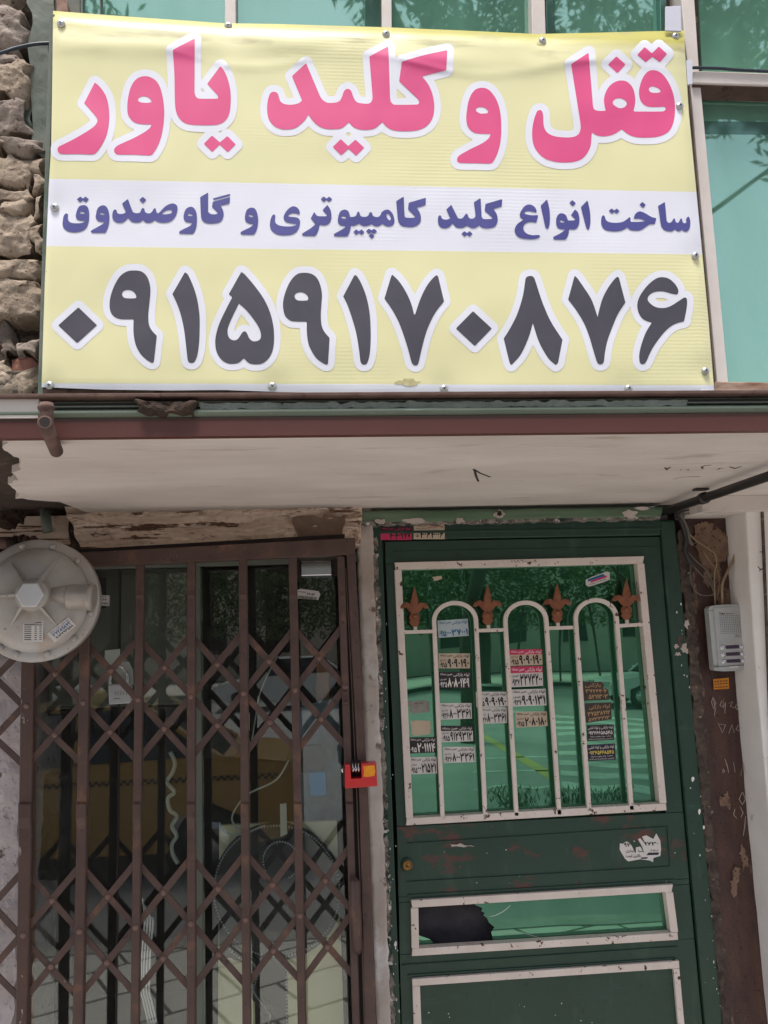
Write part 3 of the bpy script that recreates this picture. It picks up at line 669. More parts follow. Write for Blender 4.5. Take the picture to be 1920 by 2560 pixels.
# ------------------------------------------------------------------ walls round the shop front
YM = -1.0                                        # banner plane
w = thing('shop_front_wall', 'white and cream plastered wall round the gate and the green door, peeling at the edges', 'wall', (W(900, 2560, 0).x, 0, 0))
def vstrip(l, r, y0, y1):
    return [(lx(l, y0), y0), (lx(r, y0), y0), (lx(r, y1), y1), (lx(l, y1), y1)]
o = obj('plaster', relief([(-260, 1560), (66, 1560), (26, 2700), (-260, 2700)], -0.035, 30, 90, .014, 9, .02, .1), 'white_wall', w)
o['label'] = 'rough dirty white plaster left of the gate'
obj('pillar_plaster', relief([(893, 1268), (929, 1268), (983, 2700), (950, 2700)], -0.03, 5, 120, .006, 22, .006, .15), 'pillar', w, True)
o = obj('peeling_edge', relief([(924, 1346), (944, 1346), (992, 2700), (974, 2700)], -0.018, 5, 150, .006, 40, .012, .1), 'chip', w)
o['label'] = 'flaking black, green and white paint on the pillar edge'
V, F = relief([(160, 1262), (905, 1252), (900, 1362), (215, 1400)], -0.05, 260, 64, .0, 13, .01, .2)
for q, v in enumerate(V[:261*65]):
    p = Vector((v.x*3.2+.3*v.z, 3.0, v.z*24+1.2*noise.noise(Vector((v.x*3, v.z*5, 1)))))
    st = 1-abs(noise.noise(p))*2.2; st2 = 1-abs(noise.noise(Vector((v.x*7, 6.0, v.z*52))))*2.2
    pit = max(0, noise.noise(Vector((v.x*9, 8.0, v.z*26)))-.22)
    V[q] = v-Vector((0, .010*st+.005*st2+.006*fbm((v.x*1.0, 2, v.z*1.6), 40, 4)-.05*pit, 0))
o = obj('crumbling_lintel', (V, F), 'lintel', w)
o['label'] = 'crumbling cream plaster over the gate'
obj('bare_patch', relief([(735, 1296), (862, 1286), (860, 1338), (742, 1345)], -0.066, 24, 10, .006, 16, .014, .03), 'dark_lintel', w)
obj('wall_core', box(XL, W(30, 1800, 0).x, 0.06, 0.5, GZ, ZS), 'white_wall', w)
obj('wall_core', box(W(925, 1800, 0).x-.02, W(958, 1800, 0).x, 0.06, 0.5, GZ, ZS), 'pillar', w)
obj('wall_core', box(XL, W(965, 1400, 0).x, 0.0, 0.5, W(500, 1352, 0).z, ZS), 'lintel', w)
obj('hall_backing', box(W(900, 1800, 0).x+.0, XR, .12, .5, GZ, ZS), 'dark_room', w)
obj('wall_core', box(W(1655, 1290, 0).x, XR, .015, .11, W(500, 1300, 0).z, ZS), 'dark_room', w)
# broken corner at the upper left
o = obj('broken_corner', relief([(-120, 1240), (178, 1250), (205, 1400), (-120, 1420)], -0.005, 44, 26, .06, 7, .03, .2, ridge=.05), 'cavity', w)
o['label'] = 'dark broken masonry above the gas regulator'
for q in (((176, 1258), (232, 1262), (228, 1392), (168, 1398)), ((-60, 1400), (120, 1392), (160, 1450), (-60, 1500))):
    obj('broken_masonry', relief(list(q), -0.03, 14, 20, .03, 12, .02, .1), 'cavity', w)

# ------------------------------------------------------------------ canopy
c = thing('canopy', 'beige painted concrete canopy with grey green moulding and red brown front beam over the doorway', 'canopy', (0, YF/2, ZS))
jag = [(-330, 1040), (-60, 1088), (22, 1104), (4, 1120), (26, 1136), (54, 1150), (48, 1164), (52, 1174), (30, 1182), (44, 1200), (20, 1210), (34, 1222), (46, 1236), (40, 1246), (90, 1252), (180, 1258)]
jag = jag_poly(jag, 3, 2.5, 2.0)[:-3]
under = [WZ(x, y, ZS) for x, y in jag]+[Vector((W(240, 1300, 0).x, .05, ZS)), Vector((XR, .05, ZS)), Vector((XR, YF+.03, ZS)), Vector((XL, YF+.03, ZS))]
n = len(under); V = under+[p+Vector((0, 0, .018)) for p in under]
cap = [tuple(t) for t in tessellate_polygon([[Vector((p.x, p.y, 0)) for p in under]])]
F = cap+[tuple(i+n for i in t) for t in cap]+[(i, (i+1) % n, (i+1) % n+n, i+n) for i in range(n)]
obj('soffit', (V, F), 'soffit', c)
obj('slab', box(XL, XR, YF+.03, .05, ZS+.019, ZS+.05), 'cavity', c)
def band(name, ya, yb, yf, material, depth=.06, bevel=.004):
    z0 = W(960, yb, yf).z; z1 = W(960, ya, yf).z
    return obj(name, box(XL, XR, yf, yf+depth, z0, z1), material, c, False, bevel)
def cyl_band(name, ya, yb, yf, material):
    z0 = W(960, yb, yf).z; z1 = W(960, ya, yf).z; r = (z1-z0)/2; V, F = [], []
    for x in (XL, XR):
        for k in range(10):
            a = -math.pi/2+math.pi*k/9; V.append(Vector((x, yf+.03-.03*math.cos(a), (z0+z1)/2+r*math.sin(a))))
    for k in range(9): F.append((k, k+1, k+11, k+10))
    return obj(name, (V, F), material, c, True)
band('front_beam', 1048, 1086, YF, 'beam', .02, .0)
band('beam_top', 1040, 1048, YF+.002, 'beam_dirt', .04, .0)
cyl_band('moulding', 1012, 1040, YF-.006, 'moulding')
band('moulding_lip', 1006, 1013, YF+.004, 'moulding_dark', .08, .002)
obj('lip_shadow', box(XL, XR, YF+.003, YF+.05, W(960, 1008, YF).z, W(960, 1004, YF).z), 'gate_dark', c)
band('recess', 988, 1004, YF+.016, 'moulding_dark', .08, .001)
band('steel_edge', 979, 989, YF-.014, 'rust_steel', .09, .002)
# broken lump on the moulding
o = obj('broken_lump', relief([(338, 1000), (496, 1004), (490, 1038), (352, 1036)], YF-.008, 26, 8, .012, 26, .012, .03, bulge=.01), 'cavity', c)
obj('moulding_crust', relief([(500, 1008), (1720, 1000), (1720, 1015), (500, 1024)], YF-.001, 220, 3, .005, 30, .006, .02), 'moulding_dark', c)
# pen marks on the soffit
def soffit_stroke(name, pts, w_, material='marker'):
    P = [WZ(a, b, ZS-.0006) for a, b in pts]; V, F = [], []
    for i, p in enumerate(P):
        a = P[max(0, i-1)]; b = P[min(len(P)-1, i+1)]; d = b-a; s = Vector((-d.y, d.x, 0)).normalized()*w_*.5
        V += [p+s, p-s, p+s+Vector((0, 0, .0004)), p-s+Vector((0, 0, .0004))]
    for i in range(len(P)-1):
        a = i*4; F += [(a, a+4, a+5, a+1), (a+2, a+3, a+7, a+6), (a, a+2, a+6, a+4), (a+1, a+5, a+7, a+3)]
    return V, F
obj('pen_mark', join(soffit_stroke('', [(1196, 1204), (1190, 1190), (1186, 1174), (1182, 1173)], .006), soffit_stroke('', [(1184, 1173), (1200, 1183), (1226, 1193)], .006)), 'marker', c)
for p_ in (
    [(1662, 1169), (1668, 1175)], [(1666, 1174), (1676, 1168)], [(1700, 1175), (1704, 1175)], [(1718, 1174), (1722, 1175)],
    [(1778, 1163), (1762, 1164), (1754, 1168), (1757, 1172)], [(1794, 1174), (1800, 1171), (1806, 1171)], [(1824, 1167), (1838, 1172)], [(1836, 1172), (1854, 1166)]): obj('pen_mark', soffit_stroke('', p_, .005), 'marker', c)
obj('pen_mark', soffit_stroke('', [(1684, 1198), (1700, 1194), (1722, 1192), (1750, 1192)], .002), 'marker', c)
for k, (a, b) in enumerate((((1250, 1112), (1420, 1118)), ((1420, 1118), (1540, 1120)), ((1615, 1120), (1900, 1131)), ((1370, 1136), (1560, 1152)), ((1680, 1162), (1920, 1166)), ((340, 1108), (700, 1124)))):
    obj('scratch', soffit_stroke('', [a, ((a[0]+b[0])/2, (a[1]+b[1])/2+2), b], .0016), 'pilaster', c)

# ------------------------------------------------------------------ stub pipe and bracket under the banner corner
p = thing('rusty_stub_pipe', 'short rusty pipe stub with an open end hanging under the left corner of the banner', 'pipe', tuple(W(118, 1060, YF-.05)))
a = W(116, 1008, YF-.04); b = W(117, 1066, YF-.04)
obj('upright', tube([a, b], .0125, 14), 'rust_steel', p, True)
cpt = W(112, 1056, YF-.075); d = W(141, 1128, YF+.10)
axis = (d-cpt).normalized()
def hollow(c0, ax, r0, r1, L):
    return lathe(c0, ax, [(r1, 0.02), (r1, 0), (r0, 0), (r0, L)], 20)
o = obj('socket', hollow(cpt, axis, .0132, .0088, (d-cpt).length), 'rust_steel', p, True)
obj('bore', lathe(cpt-axis*.0004, axis, [(.0087, 0), (.0087, .004)], 16), 'gate_dark', p)
obj('collar', lathe(W(116, 1012, YF-.04), (0, 0, -1), [(.013, 0), (.0155, .003), (.0155, .009), (.012, .012)], 16), 'rust_steel', p, True)

# ------------------------------------------------------------------ green lintel and door
LT = [(928, 1300), (928, 1350), (952, 2000), (978, 2560), (984, 2700)]           # outer left edge of the door frame
RT = [(1688, 1298), (1763, 2054), (1810, 2560), (1823, 2700)]                    # outer right edge
LG = [(960, 1345), (963, 1390), (991, 2000), (1003, 2560), (1007, 2700)]         # leaf edge left
RG = [(1650, 1340), (1710, 2054), (1760, 2560), (1773, 2700)]                    # leaf edge right
d = thing('green_door', 'dark green painted steel street door with cream window grille and stickers on its green glass', 'door', tuple(W(1350, 2700, 0)))
o = obj('lintel', relief([(897, 1278), (1662, 1266), (1650, 1296), (897, 1308)], -0.045, 110, 6, .004, 10, .004, .06, bulge=.008, stretch=(.4, 1, 2)), 'green_lintel', d, True)
o['label'] = 'pale green flaking strip over the door'
obj('paint_crust', relief([(897, 1304), (1650, 1291), (1652, 1297), (897, 1313)], -0.05, 150, 2, .006, 40, .006, .04), 'chip', d)
for (x0, y0, x1, y1) in ((1237, 1275, 1262, 1296), (1556, 1274, 1596, 1294), (1592, 1266, 1622, 1274), (938, 1298, 964, 1308), (1010, 1296, 1066, 1310), (1142, 1294, 1160, 1308)):
    cx, cy = (x0+x1)/2, (y0+y1)/2
    obj('flaked_patch', prism([W(a, b, -.056) for a, b in blob_poly(cx, cy, (x1-x0)/2, (y1-y0)/2, 18, .35, cx)], .01), 'pillar', d)
obj('screw_hole', prism([W(a, b, -.0585) for a, b in blob_poly(1249, 1284, 6, 6, 12, .2, 3)], .003), 'gate_dark', d)
# frame
obj('frame', qp(vstrip(LT, [(x+26, y) for x, y in LT], 1304, 2690), -.012, .08), 'green_paint', d, False, .004)
obj('frame', qp(vstrip([(RG[0][0]+3, RG[0][1])]+[(x+4, y) for x, y in RG[1:]], RT, 1300, 2690), -.012, .08), 'green_paint', d, False, .006)
obj('frame', qp([(954, 1302), (1652, 1294), (1652, 1338), (956, 1350)], -.012, .08), 'green_paint', d, False, .004)
obj('frame_ridge', qp([(950, 1328), (1654, 1318), (1654, 1324), (950, 1334)], -.016, .01), 'green_paint', d, False, .0015)
# leaf: stiles and rails round the glazed openings, then solid panels
WL, WR = [(994, 1398), (1021, 2064)], [(1603, 1384), (1659, 2026)]
def leaf_piece(pts, name='leaf_plate', y=-.002, dep=.035, mt='green_paint', bev=.001):
    return obj(name, qp(pts, y, dep), mt, d, False, bev)
leaf_piece([(962, 1354), (1650, 1342), (1653, 1392), (964, 1410)])
leaf_piece([(964, 1411), (992, 1410), (1019, 2064), (992, 2066)])
leaf_piece([(1608, 1393), (1653, 1392), (1708, 2030), (1664, 2032)])
leaf_piece([(992, 2067), (1708, 2031), (1723, 2196), (996, 2243)], mt='green_rust')
leaf_piece([(996, 2244), (1723, 2197), (1724, 2210), (997, 2256)])
leaf_piece([(997, 2257), (1036, 2255), (1038, 2384), (999, 2386)])
leaf_piece([(1676, 2214), (1724, 2211), (1736, 2346), (1684, 2350)])
leaf_piece([(999, 2387), (1736, 2347), (1760, 2600), (1768, 2690), (1006, 2690)])
# pressed ridges
for q in ([(1018, 2108), (1672, 2066), (1672, 2069), (1018, 2111)], [(1018, 2204), (1676, 2166), (1676, 2169), (1018, 2207)], [(1020, 2237), (1690, 2198), (1690, 2203), (1020, 2243)],
          [(1005, 2412), (1695, 2366), (1695, 2369), (1005, 2415)], [(1020, 2437), (1690, 2394), (1690, 2399), (1020, 2443)],
          [(985, 1378), (1640, 1366), (1640, 1369), (985, 1381)]):
    obj('pressed_ridge', qp(q, -.006, .006), 'green_paint', d, False, .0015)
obj('pressed_ridge', qp([(1668, 2068), (1673, 2068), (1680, 2166), (1675, 2166)], -.006, .006), 'green_paint', d, False, .0015)
rr = random.Random(21); fl = []
for k_ in range(110):
    if k_ % 4: yy = rr.uniform(1360, 2660); xx = lx(LT, yy)+abs(rr.gauss(0, 11))+4
    else: yy = rr.uniform(1500, 2660); xx = lx(RT, yy)-abs(rr.gauss(0, 12))-3
    r_ = rr.uniform(.5, 1.5)*(2.6 if rr.random() < .1 else 1)
    fl.append(prism([W(a, b, -.0124) for a, b in blob_poly(xx, yy, r_, r_*rr.uniform(1, 2.6), 7, .4, k_)], .0006))
for k_ in range(22):
    xx, yy = rr.uniform(1010, 1690), rr.uniform(2080, 2240) if k_ % 2 else rr.uniform(2480, 2640)
    r_ = rr.uniform(.5, 1.2); fl.append(prism([W(a, b, -.0026) for a, b in blob_poly(xx, yy, r_*rr.uniform(1, 2), r_, 7, .4, k_)], .0006))
tag(obj('paint_fleck', join(*fl), 'pilaster', d), kind='stuff')
for k_, (a_, b_, rx_, ry_) in enumerate(((1702, 1606, 8, 16), (1712, 1620, 9, 12), (1692, 1616, 6, 5), (1694, 1636, 9, 4), (1716, 1560, 5, 12), (1150, 2114, 30, 3), (985, 2640, 8, 5))):
    obj('bare_spot', prism([W(a, b, -.0126 if k_ != 5 else -.0066) for a, b in jag_poly(blob_poly(a_, b_, rx_, ry_, 12, .5, k_), 2, 2)], .0008), 'grey_mortar_edge' if k_ == 0 else 'pillar', d)
# glass panes
g = obj('pane', qp([(990, 1402), (1612, 1388), (1668, 2036), (1014, 2072)], .022, .006), 'door_glass', d)
BP = [(1187, 2262), (1190, 2250), (1684, 2218), (1690, 2344), (1234, 2374), (1234, 2356), (1228, 2330), (1236, 2318), (1222, 2306), (1218, 2296), (1208, 2288), (1212, 2282), (1203, 2278), (1206, 2270), (1196, 2266)]
obj('broken_pane', prism([W(x, y, .018) for x, y in BP], .005), 'door_glass', d)['label'] = 'what is left of the broken green pane'
obj('glass_shard', prism([W(x, y, .018) for x, y in ((1040, 2334), (1052, 2340), (1075, 2348), (1084, 2358), (1094, 2368), (1042, 2376))], .005), 'door_glass', d)
obj('crack', join(stroke([(1222, 2292), (1240, 2288), (1256, 2280), (1268, 2271), (1276, 2263)], .0176, .0022), stroke([(1234, 2332), (1300, 2330), (1340, 2342), (1360, 2348)], .0176, .0012)), 'road_white', d)
obj('black_sheet', relief([(1020, 2240), (1300, 2226), (1310, 2380), (1020, 2400)], .05, 24, 16, .012, 12, 0, .01), 'black_paper', d, True)
# cream frames
def frame4(outer, wd, y, dep, name, parent, material='cream_paint', bev=.0018):
    (ax, ay), (bx, by), (cx, cy), (ex, ey) = outer; w_ = wd
    obj(name, qp([(ax, ay), (bx, by), (bx-w_*.2, by+w_), (ax+w_*.2, ay+w_)], y, dep), material, parent, False, bev)
    obj(name, qp([(ex+w_*.1, ey-w_), (cx-w_*.1, cy-w_), (cx, cy), (ex, ey)], y, dep), material, parent, False, bev)
    obj(name, qp([(ax, ay+w_+.3), (ax+w_, ay+w_+.3), (ex+w_, ey-w_-.3), (ex, ey-w_-.3)], y+.0007, dep), material, parent, False, bev)
    obj(name, qp([(bx-w_, by+w_+.3), (bx, by+w_+.3), (cx, cy-w_-.3), (cx-w_, cy-w_-.3)], y+.0007, dep), material, parent, False, bev)
frame4([(986, 1406), (1611, 1390), (1667, 2026), (1015, 2064)], 18, -.014, .034, 'window_frame', d)
frame4([(1027, 2251), (1683, 2211), (1696, 2350), (1029, 2391)], 19, -.014, .030, 'panel_frame', d)
obj('panel_frame', qp([(1030, 2448), (1698, 2402), (1699, 2421), (1031, 2466)], -.014, .014), 'cream_paint', d, False, .0018)
obj('panel_frame', qp([(1031, 2466.4), (1050, 2465), (1060, 2690), (1036, 2690)], -.0133, .014), 'cream_paint', d, False, .0018)
obj('panel_frame', qp([(1684, 2422), (1699, 2421.4), (1728, 2690), (1710, 2690)], -.0133, .014), 'cream_paint', d, False, .0018)
# grille bars
YG = -.012
def bar(x0, y0, x1, y1, wd=10.5, name='grille_bar', y=YG, dep=.012):
    return obj(name, qp([(x0-wd/2, y0), (x0+wd/2, y0), (x1+wd/2, y1), (x1-wd/2, y1)], y, dep), 'cream_paint', d, False, .0012)
def arch(lx0, rx0, ys, apex, lxb, rxb, yb, wd=10.5):
    """one bent bar: two legs and a round top"""
    cx = (lx0+rx0)/2; r = (rx0-lx0)/2
    outer, inner = [], []
    for k in range(17):
        a = math.pi-math.pi*k/16
        outer.append((cx+(r+wd/2)*math.cos(a), ys-(ys-apex)*math.sin(a))); inner.append((cx+(r-wd/2)*math.cos(a), ys-(ys-apex-wd)*math.sin(a)))
    V, F = [], []
    P = [((lxb-wd/2, yb), (lxb+wd/2, yb))]+list(zip(outer, inner))+[((rxb+wd/2, yb-3), (rxb-wd/2, yb-3))]
    for o_, i_ in P:
        a, b = W(*o_, YG-.002), W(*i_, YG-.002); V += [a, b, a+Vector((0, .013, 0)), b+Vector((0, .013, 0))]
    for i in range(len(P)-1):
        q = i*4; F += [(q, q+1, q+5, q+4), (q+2, q+6, q+7, q+3), (q, q+4, q+6, q+2), (q+1, q+3, q+7, q+5)]
    F += [(0, 2, 3, 1), (len(V)-4, len(V)-3, len(V)-1, len(V)-2)]
    return obj('grille_arch', (V, F), 'cream_paint', d, False, .001)
arch(1085.5, 1190.5, 1552, 1502, 1107, 1214, 2049)
arch(1264, 1366.5, 1552, 1501, 1292, 1399, 2040)
arch(1440, 1542.5, 1546, 1495, 1474, 1580, 2028)
for (xa, xb, ya, yb_) in ((1006, 1082, 1580, 1578), (1196, 1260, 1576, 1574), (1372, 1434, 1570, 1568), (1548, 1618, 1564, 1560)):
    obj('grille_rail', qp([(xa, ya-4), (xb, yb_-4), (xb, yb_+5), (xa, ya+5)], YG-.0005, .011), 'cream_paint', d, False, .001)
def finial(cx, tip, base):
    s = (base-tip)/110.0
    half = [(0, 0), (4, 12), (8, 27), (11, 40), (10, 47), (15, 43), (22, 40), (29, 42), (34, 48), (35, 55), (30, 51), (24, 51), (18, 56), (14, 62), (9, 66), (13, 72), (14, 80), (11, 85), (14, 89), (10, 95), (5, 100)]
    def ring(off, sh):
        L = [(cx-x*s*sh, tip+y*s) for x, y in half]; Rr = [(cx+x*s*sh, tip+y*s) for x, y in half[::-1][:-1]]
        return [W(a, b, off) for a, b in L+Rr]
    A, B, C_ = ring(-.020, .72), ring(-.014, 1.0), ring(-.006, 1.0); n = len(A); V = A+B+C_
    F = [tuple(t) for t in tessellate_polygon([[Vector((p.x, p.z, 0)) for p in A]])]
    for s0 in (0, n):
        F += [(s0+i, s0+(i+1) % n, s0+n+(i+1) % n, s0+n+i) for i in range(n)]
    F += [tuple(i+2*n for i in t) for t in tessellate_polygon([[Vector((p.x, p.z, 0)) for p in C_]])]
    o = obj('finial', (V, F), 'copper_paint', d)
    obj('bud', lathe(W(cx, tip+74*s, -.018), (0, -1, 0), [(.009, -.004), (.009, .002), (.006, .006), (.001, .008)], 10), 'copper_paint', o, True)
    bar(cx+2, tip+99*s, cx+3, base, 8.5, 'finial_stem', -.010, .008)
for cx, tip, base in ((1036, 1466, 1577), (1219, 1460, 1573), (1393, 1457, 1567), (1566, 1446, 1560)): finial(cx, tip, base)
# handwriting on the cream frame
obj('handwriting', join(*[stroke(p_, -.0152, .0022) for p_ in (
    [(1277, 1402), (1282, 1404), (1279, 1406)], [(1285, 1400), (1289, 1407)], [(1291, 1407), (1295, 1400), (1299, 1407)], [(1301, 1400), (1308, 1402), (1307, 1407)],
    [(1311, 1404), (1318, 1403)], [(1324, 1406), (1328, 1402)], [(1334, 1404), (1338, 1400), (1341, 1404), (1336, 1406)])]), 'marker', d)
# lock cylinder
L0 = W(1018, 2161, -.002)
lk = obj('lock_cylinder', lathe(L0, (0, -1, 0), [(.0150, -.004), (.0150, .012), (.0135, .014), (.0135, .0125), (.0045, .0125)], 28), 'brass', d, True)
obj('lock_escutcheon', lathe(L0, (0, -1, 0), [(.021, -.002), (.021, .003), (.018, .006)], 24), 'green_paint', d, True)
obj('key_plug', lathe(L0+Vector((0, -.012, 0)), (0, -1, 0), [(.006, 0), (.006, .002)], 16), 'brass', lk, True)
obj('keyhole', box(L0.x-.005, L0.x+.004, L0.y-.0152, L0.y-.0138, L0.z-.0035, L0.z-.0015), 'gate_dark', lk)
# mortar creeping along the right side of the frame
o = obj('mortar_edge', relief([(1690, 1330), (1722, 1330), (1836, 2700), (1815, 2700)], -.006, 7, 150, .014, 18, .018, .06), 'grey_mortar_edge', w)

# ---- stickers on the door
def S5(x0, y0, x1, y1, x2=None, y2=None, x3=None, y3=None):
    if x2 is None: P = [(x0, y0), (x1, y0), (x1, y1), (x0, y1)]
    else: P = [(x0, y0), (x1, y1), (x2, y2), (x3, y3)]
    return [(a/2.764+900, b/2.764+1300) for a, b in P]
def S6(*P): return [(a/2.458+1350, b/2.458+1200) for a, b in zip(P[::2], P[1::2])]
PIPE = 'لوله بازکنی'; AREA = 'همین منطقه'; FAST = 'فوری'; DAY = 'شبانه روزی'
YG2 = .0215
def std(corners, paper, number, pre, head_ink='ink', ink='ink', head=None, head_bg=None, y=YG2, split=.36, extra=DAY, label=None, outline=None, headline=None):
    lines = []
    if headline: lines.append(('t', headline, head_ink, .04, .97, .07, .27))
    else:
        lines += [('t', PIPE, head_ink, .47, .97, .06, .30), ('t', AREA, head_ink, .05, .44, .05, .24)]
    if extra: lines.append(('t', extra, ink, .04, .25, .38, .52))
    lines += [('d', pre, ink, .03, .27, .60, .94), ('d', number, ink, .29, .97, split, .95)]
    return sticker(d, corners, y, paper, lines, (0, .32, head_bg) if head_bg else None, outline, label)
std(S5(535, 695, 745, 682, 752, 800, 543, 815), 'paper_blue', '0037001', '0915', 'ink_blue', 'ink_blue', split=.55, extra=None, label='pale blue sticker with blue numerals, tilted')
std(S5(543, 922, 760, 1025), 'paper_cream', '9090190', '0915', label='cream sticker with black numerals under the tilted blue one')
std(S5(543, 1050, 762, 1163), 'paper_black', '8080149', '0935', 'ink_white', 'ink_white', extra=FAST, label='black sticker with white numerals')
std(S5(552, 1265, 770, 1265, 773, 1372, 556, 1380), 'paper_white', '8003361', '0936')
std(S5(558, 1422, 779, 1422, 782, 1528, 562, 1536), 'paper_white', '9129312', '0915', 'ink_white', head_bg='paper_black', headline=PIPE+' '+AREA)
std(S5(573, 1567, 792, 1567, 797, 1672, 578, 1680), 'paper_white', '8003361', '0936')
std(S5(800, 1187, 1010, 1187, 1020, 1287, 805, 1294), 'paper_white', '9090190', '0915')
std(S5(820, 1294, 1012, 1294, 1015, 1402, 826, 1410), 'paper_white', '8003361', '0936')
std(S5(1031, 896, 1258, 892, 1262, 1000, 1036, 1008), 'paper_cream', '9090190', '0915', 'ink_white', head_bg='paper_pink', label='cream sticker with pink heading')
std(S5(1036, 1014, 1261, 1008, 1265, 1146, 1046, 1156), 'paper_white', '3373200', '0937', 'ink_white', head_bg='paper_pink', extra=FAST, label='white sticker with pink heading')
std(S5(1047, 1172, 1282, 1166, 1289, 1280, 1054, 1290), 'paper_white', '9090131', '0937', extra=FAST)
std(S5(1073, 1326, 1290, 1322, 1297, 1424, 1078, 1435), 'paper_cream', '2080180', '0915')
torn = [(0, .1), (.12, .02), (.3, .12), (.45, 0), (.62, .06), (.8, .0), (1, .15), (.93, .3), (1, .5), (.96, .8), (.8, .92), (.62, .86), (.5, 1), (.3, .9), (.16, 1), (.06, .8), (.1, .5), (.0, .3)]
sticker(d, S5(330, 1245, 483, 1245, 485, 1338, 335, 1342), YG2, 'paper_grey', [('t', DAY, 'ink', .3, .7, .12, .28)], None, torn, 'torn grey sticker remnant')
sticker(d, S5(345, 1384, 488, 1384, 491, 1488, 350, 1492), YG2, 'paper_cream', [], None, [(.02, .05), (.3, 0), (.98, .04), (1, .4), (.96, .94), (.6, .96), (.2, 1), (.04, .9), (.06, .5)], 'blank cream sticker remnant')
std(S5(340, 1502, 524, 1500, 528, 1606, 344, 1614), 'paper_black', '201114', '0915', 'ink_white', 'ink_white', extra=None, label='black sticker with large white numerals, lower left')
std(S5(343, 1640, 528, 1636, 532, 1750, 348, 1758), 'paper_white', '0021521', '0915', extra='اسلامی')
sticker(d, S6(260, 1237, 412, 1240, 430, 1350, 268, 1357), YG2, 'paper_brown', [('t', 'بازکنی', 'ink_gold', .1, .72, .08, .34), ('d', '3726404', 'ink_gold', .1, .93, .40, .60), ('d', '5211303', 'ink_gold', .2, .95, .68, .92)], None,
        [(0, 0), (.4, .03), (.8, 0), (.86, .2), (.78, .4), (.92, .36), (1, .5), (.97, 1), (0, 1)], 'torn brown sticker with gold numerals, upper of two')
sticker(d, S6(275, 1372, 435, 1366, 441, 1470, 284, 1494), YG2, 'paper_brown', [('t', PIPE, 'ink_gold', .15, .95, .1, .36), ('d', '37538712', 'ink_gold', .08, .95, .44, .68), ('d', '5733313', 'ink_gold', .1, .93, .76, .95)], None, None, 'faded brown sticker with gold numerals, lower of two')
sticker(d, S6(287, 1508, 452, 1502, 455, 1596, 292, 1604), YG2, 'paper_black', [('t', 'لوله بازکنی و لوله کشی', 'ink_white', .04, .96, .08, .30), ('d', '09366658545', 'ink_white', .04, .95, .38, .62), ('t', 'تخلیه چاه رفع نم لوله', 'ink_white', .1, .9, .70, .80), ('t', 'تشخیص ترکیدگی با دستگاه', 'ink_white', .05, .95, .84, .95)], None, None, 'black sticker with white numerals beside the third arch')
sticker(d, S6(290, 1628, 460, 1620, 466, 1718, 297, 1728), YG2, 'paper_navy', [('t', 'لوله بازکنی و لوله کشی', 'ink_white', .04, .96, .08, .30), ('d', '09365668545', 'ink_yellow', .04, .95, .38, .62), ('t', 'تخلیه چاه رفع نم لوله', 'ink_white', .1, .9, .70, .80), ('t', 'تشخیص ترکیدگی با دستگاه', 'ink_white', .05, .95, .84, .95)], None, None, 'navy sticker with yellow numerals')
s = sticker(d, S6(275, 610, 425, 558, 438, 614, 285, 660), YG2, 'paper_white', [('t', DAY, 'ink', .1, .8, .66, .84)], None, [(.03, .1), (.3, 0), (.9, .0), (1, .2), (.96, .9), (.7, 1), (.1, 1), (0, .7)], 'small tilted white, blue and pink sticker near the top of the glass')
obj('print', qp([bil(S6(275, 610, 425, 558, 438, 614, 285, 660), u, v) for u, v in ((.12, .12), (.75, .1), (.8, .38), (.1, .4))], YG2-.0008, .0003), 'ink_blue', s)
obj('print', qp([bil(S6(275, 610, 425, 558, 438, 614, 285, 660), u, v) for u, v in ((.2, .42), (.86, .36), (.86, .58), (.2, .62))], YG2-.0008, .0003), 'paper_pink', s)
sticker(d, S5(500, 392, 566, 384, 570, 410, 506, 424), YG2, 'paper_cream', [], None, torn, 'tiny torn cream scrap on the glass')
std([(951, 1317), (1028, 1316), (1029, 1350), (952, 1350)], 'paper_pink', '4040977', '', 'paper_pink', 'ink', head_bg='paper_black', y=-.0125, extra=None, label='pink and black sticker on the frame over the door')
sticker(d, [(1035, 1309), (1111, 1308), (1112, 1348), (1034, 1348)], -.0125, 'paper_cream', [('t', PIPE, 'ink_red', .44, .97, .06, .32), ('t', AREA, 'ink_red', .05, .42, .08, .22), ('t', DAY, 'ink', .06, .4, .26, .36), ('d', '4064006', 'ink', .2, .96, .44, .93), ('d', '05', 'ink', .04, .16, .66, .86)], None, None, 'cream sticker with red heading on the frame over the door')
TS = [(a/3.19+1400, b/3.19+2000) for a, b in ((478, 345), (500, 350), (530, 330), (560, 345), (590, 400), (604, 432), (606, 378), (640, 372), (676, 432), (655, 372), (622, 312), (640, 304), (690, 366), (655, 292), (690, 282), (745, 312), (768, 266), (800, 325), (806, 392), (800, 446), (745, 462), (742, 496), (715, 482), (640, 472), (545, 490), (520, 470), (490, 420), (476, 395))]
TQ = [(a/3.19+1400, b/3.19+2000) for a, b in ((478, 270), (808, 270), (808, 495), (478, 495))]
s = obj('sticker', prism([W(x, y, -.0026) for x, y in TS], .0005), 'paper_white', d); s['label'] = 'ragged white sticker scraped off the door below the window'
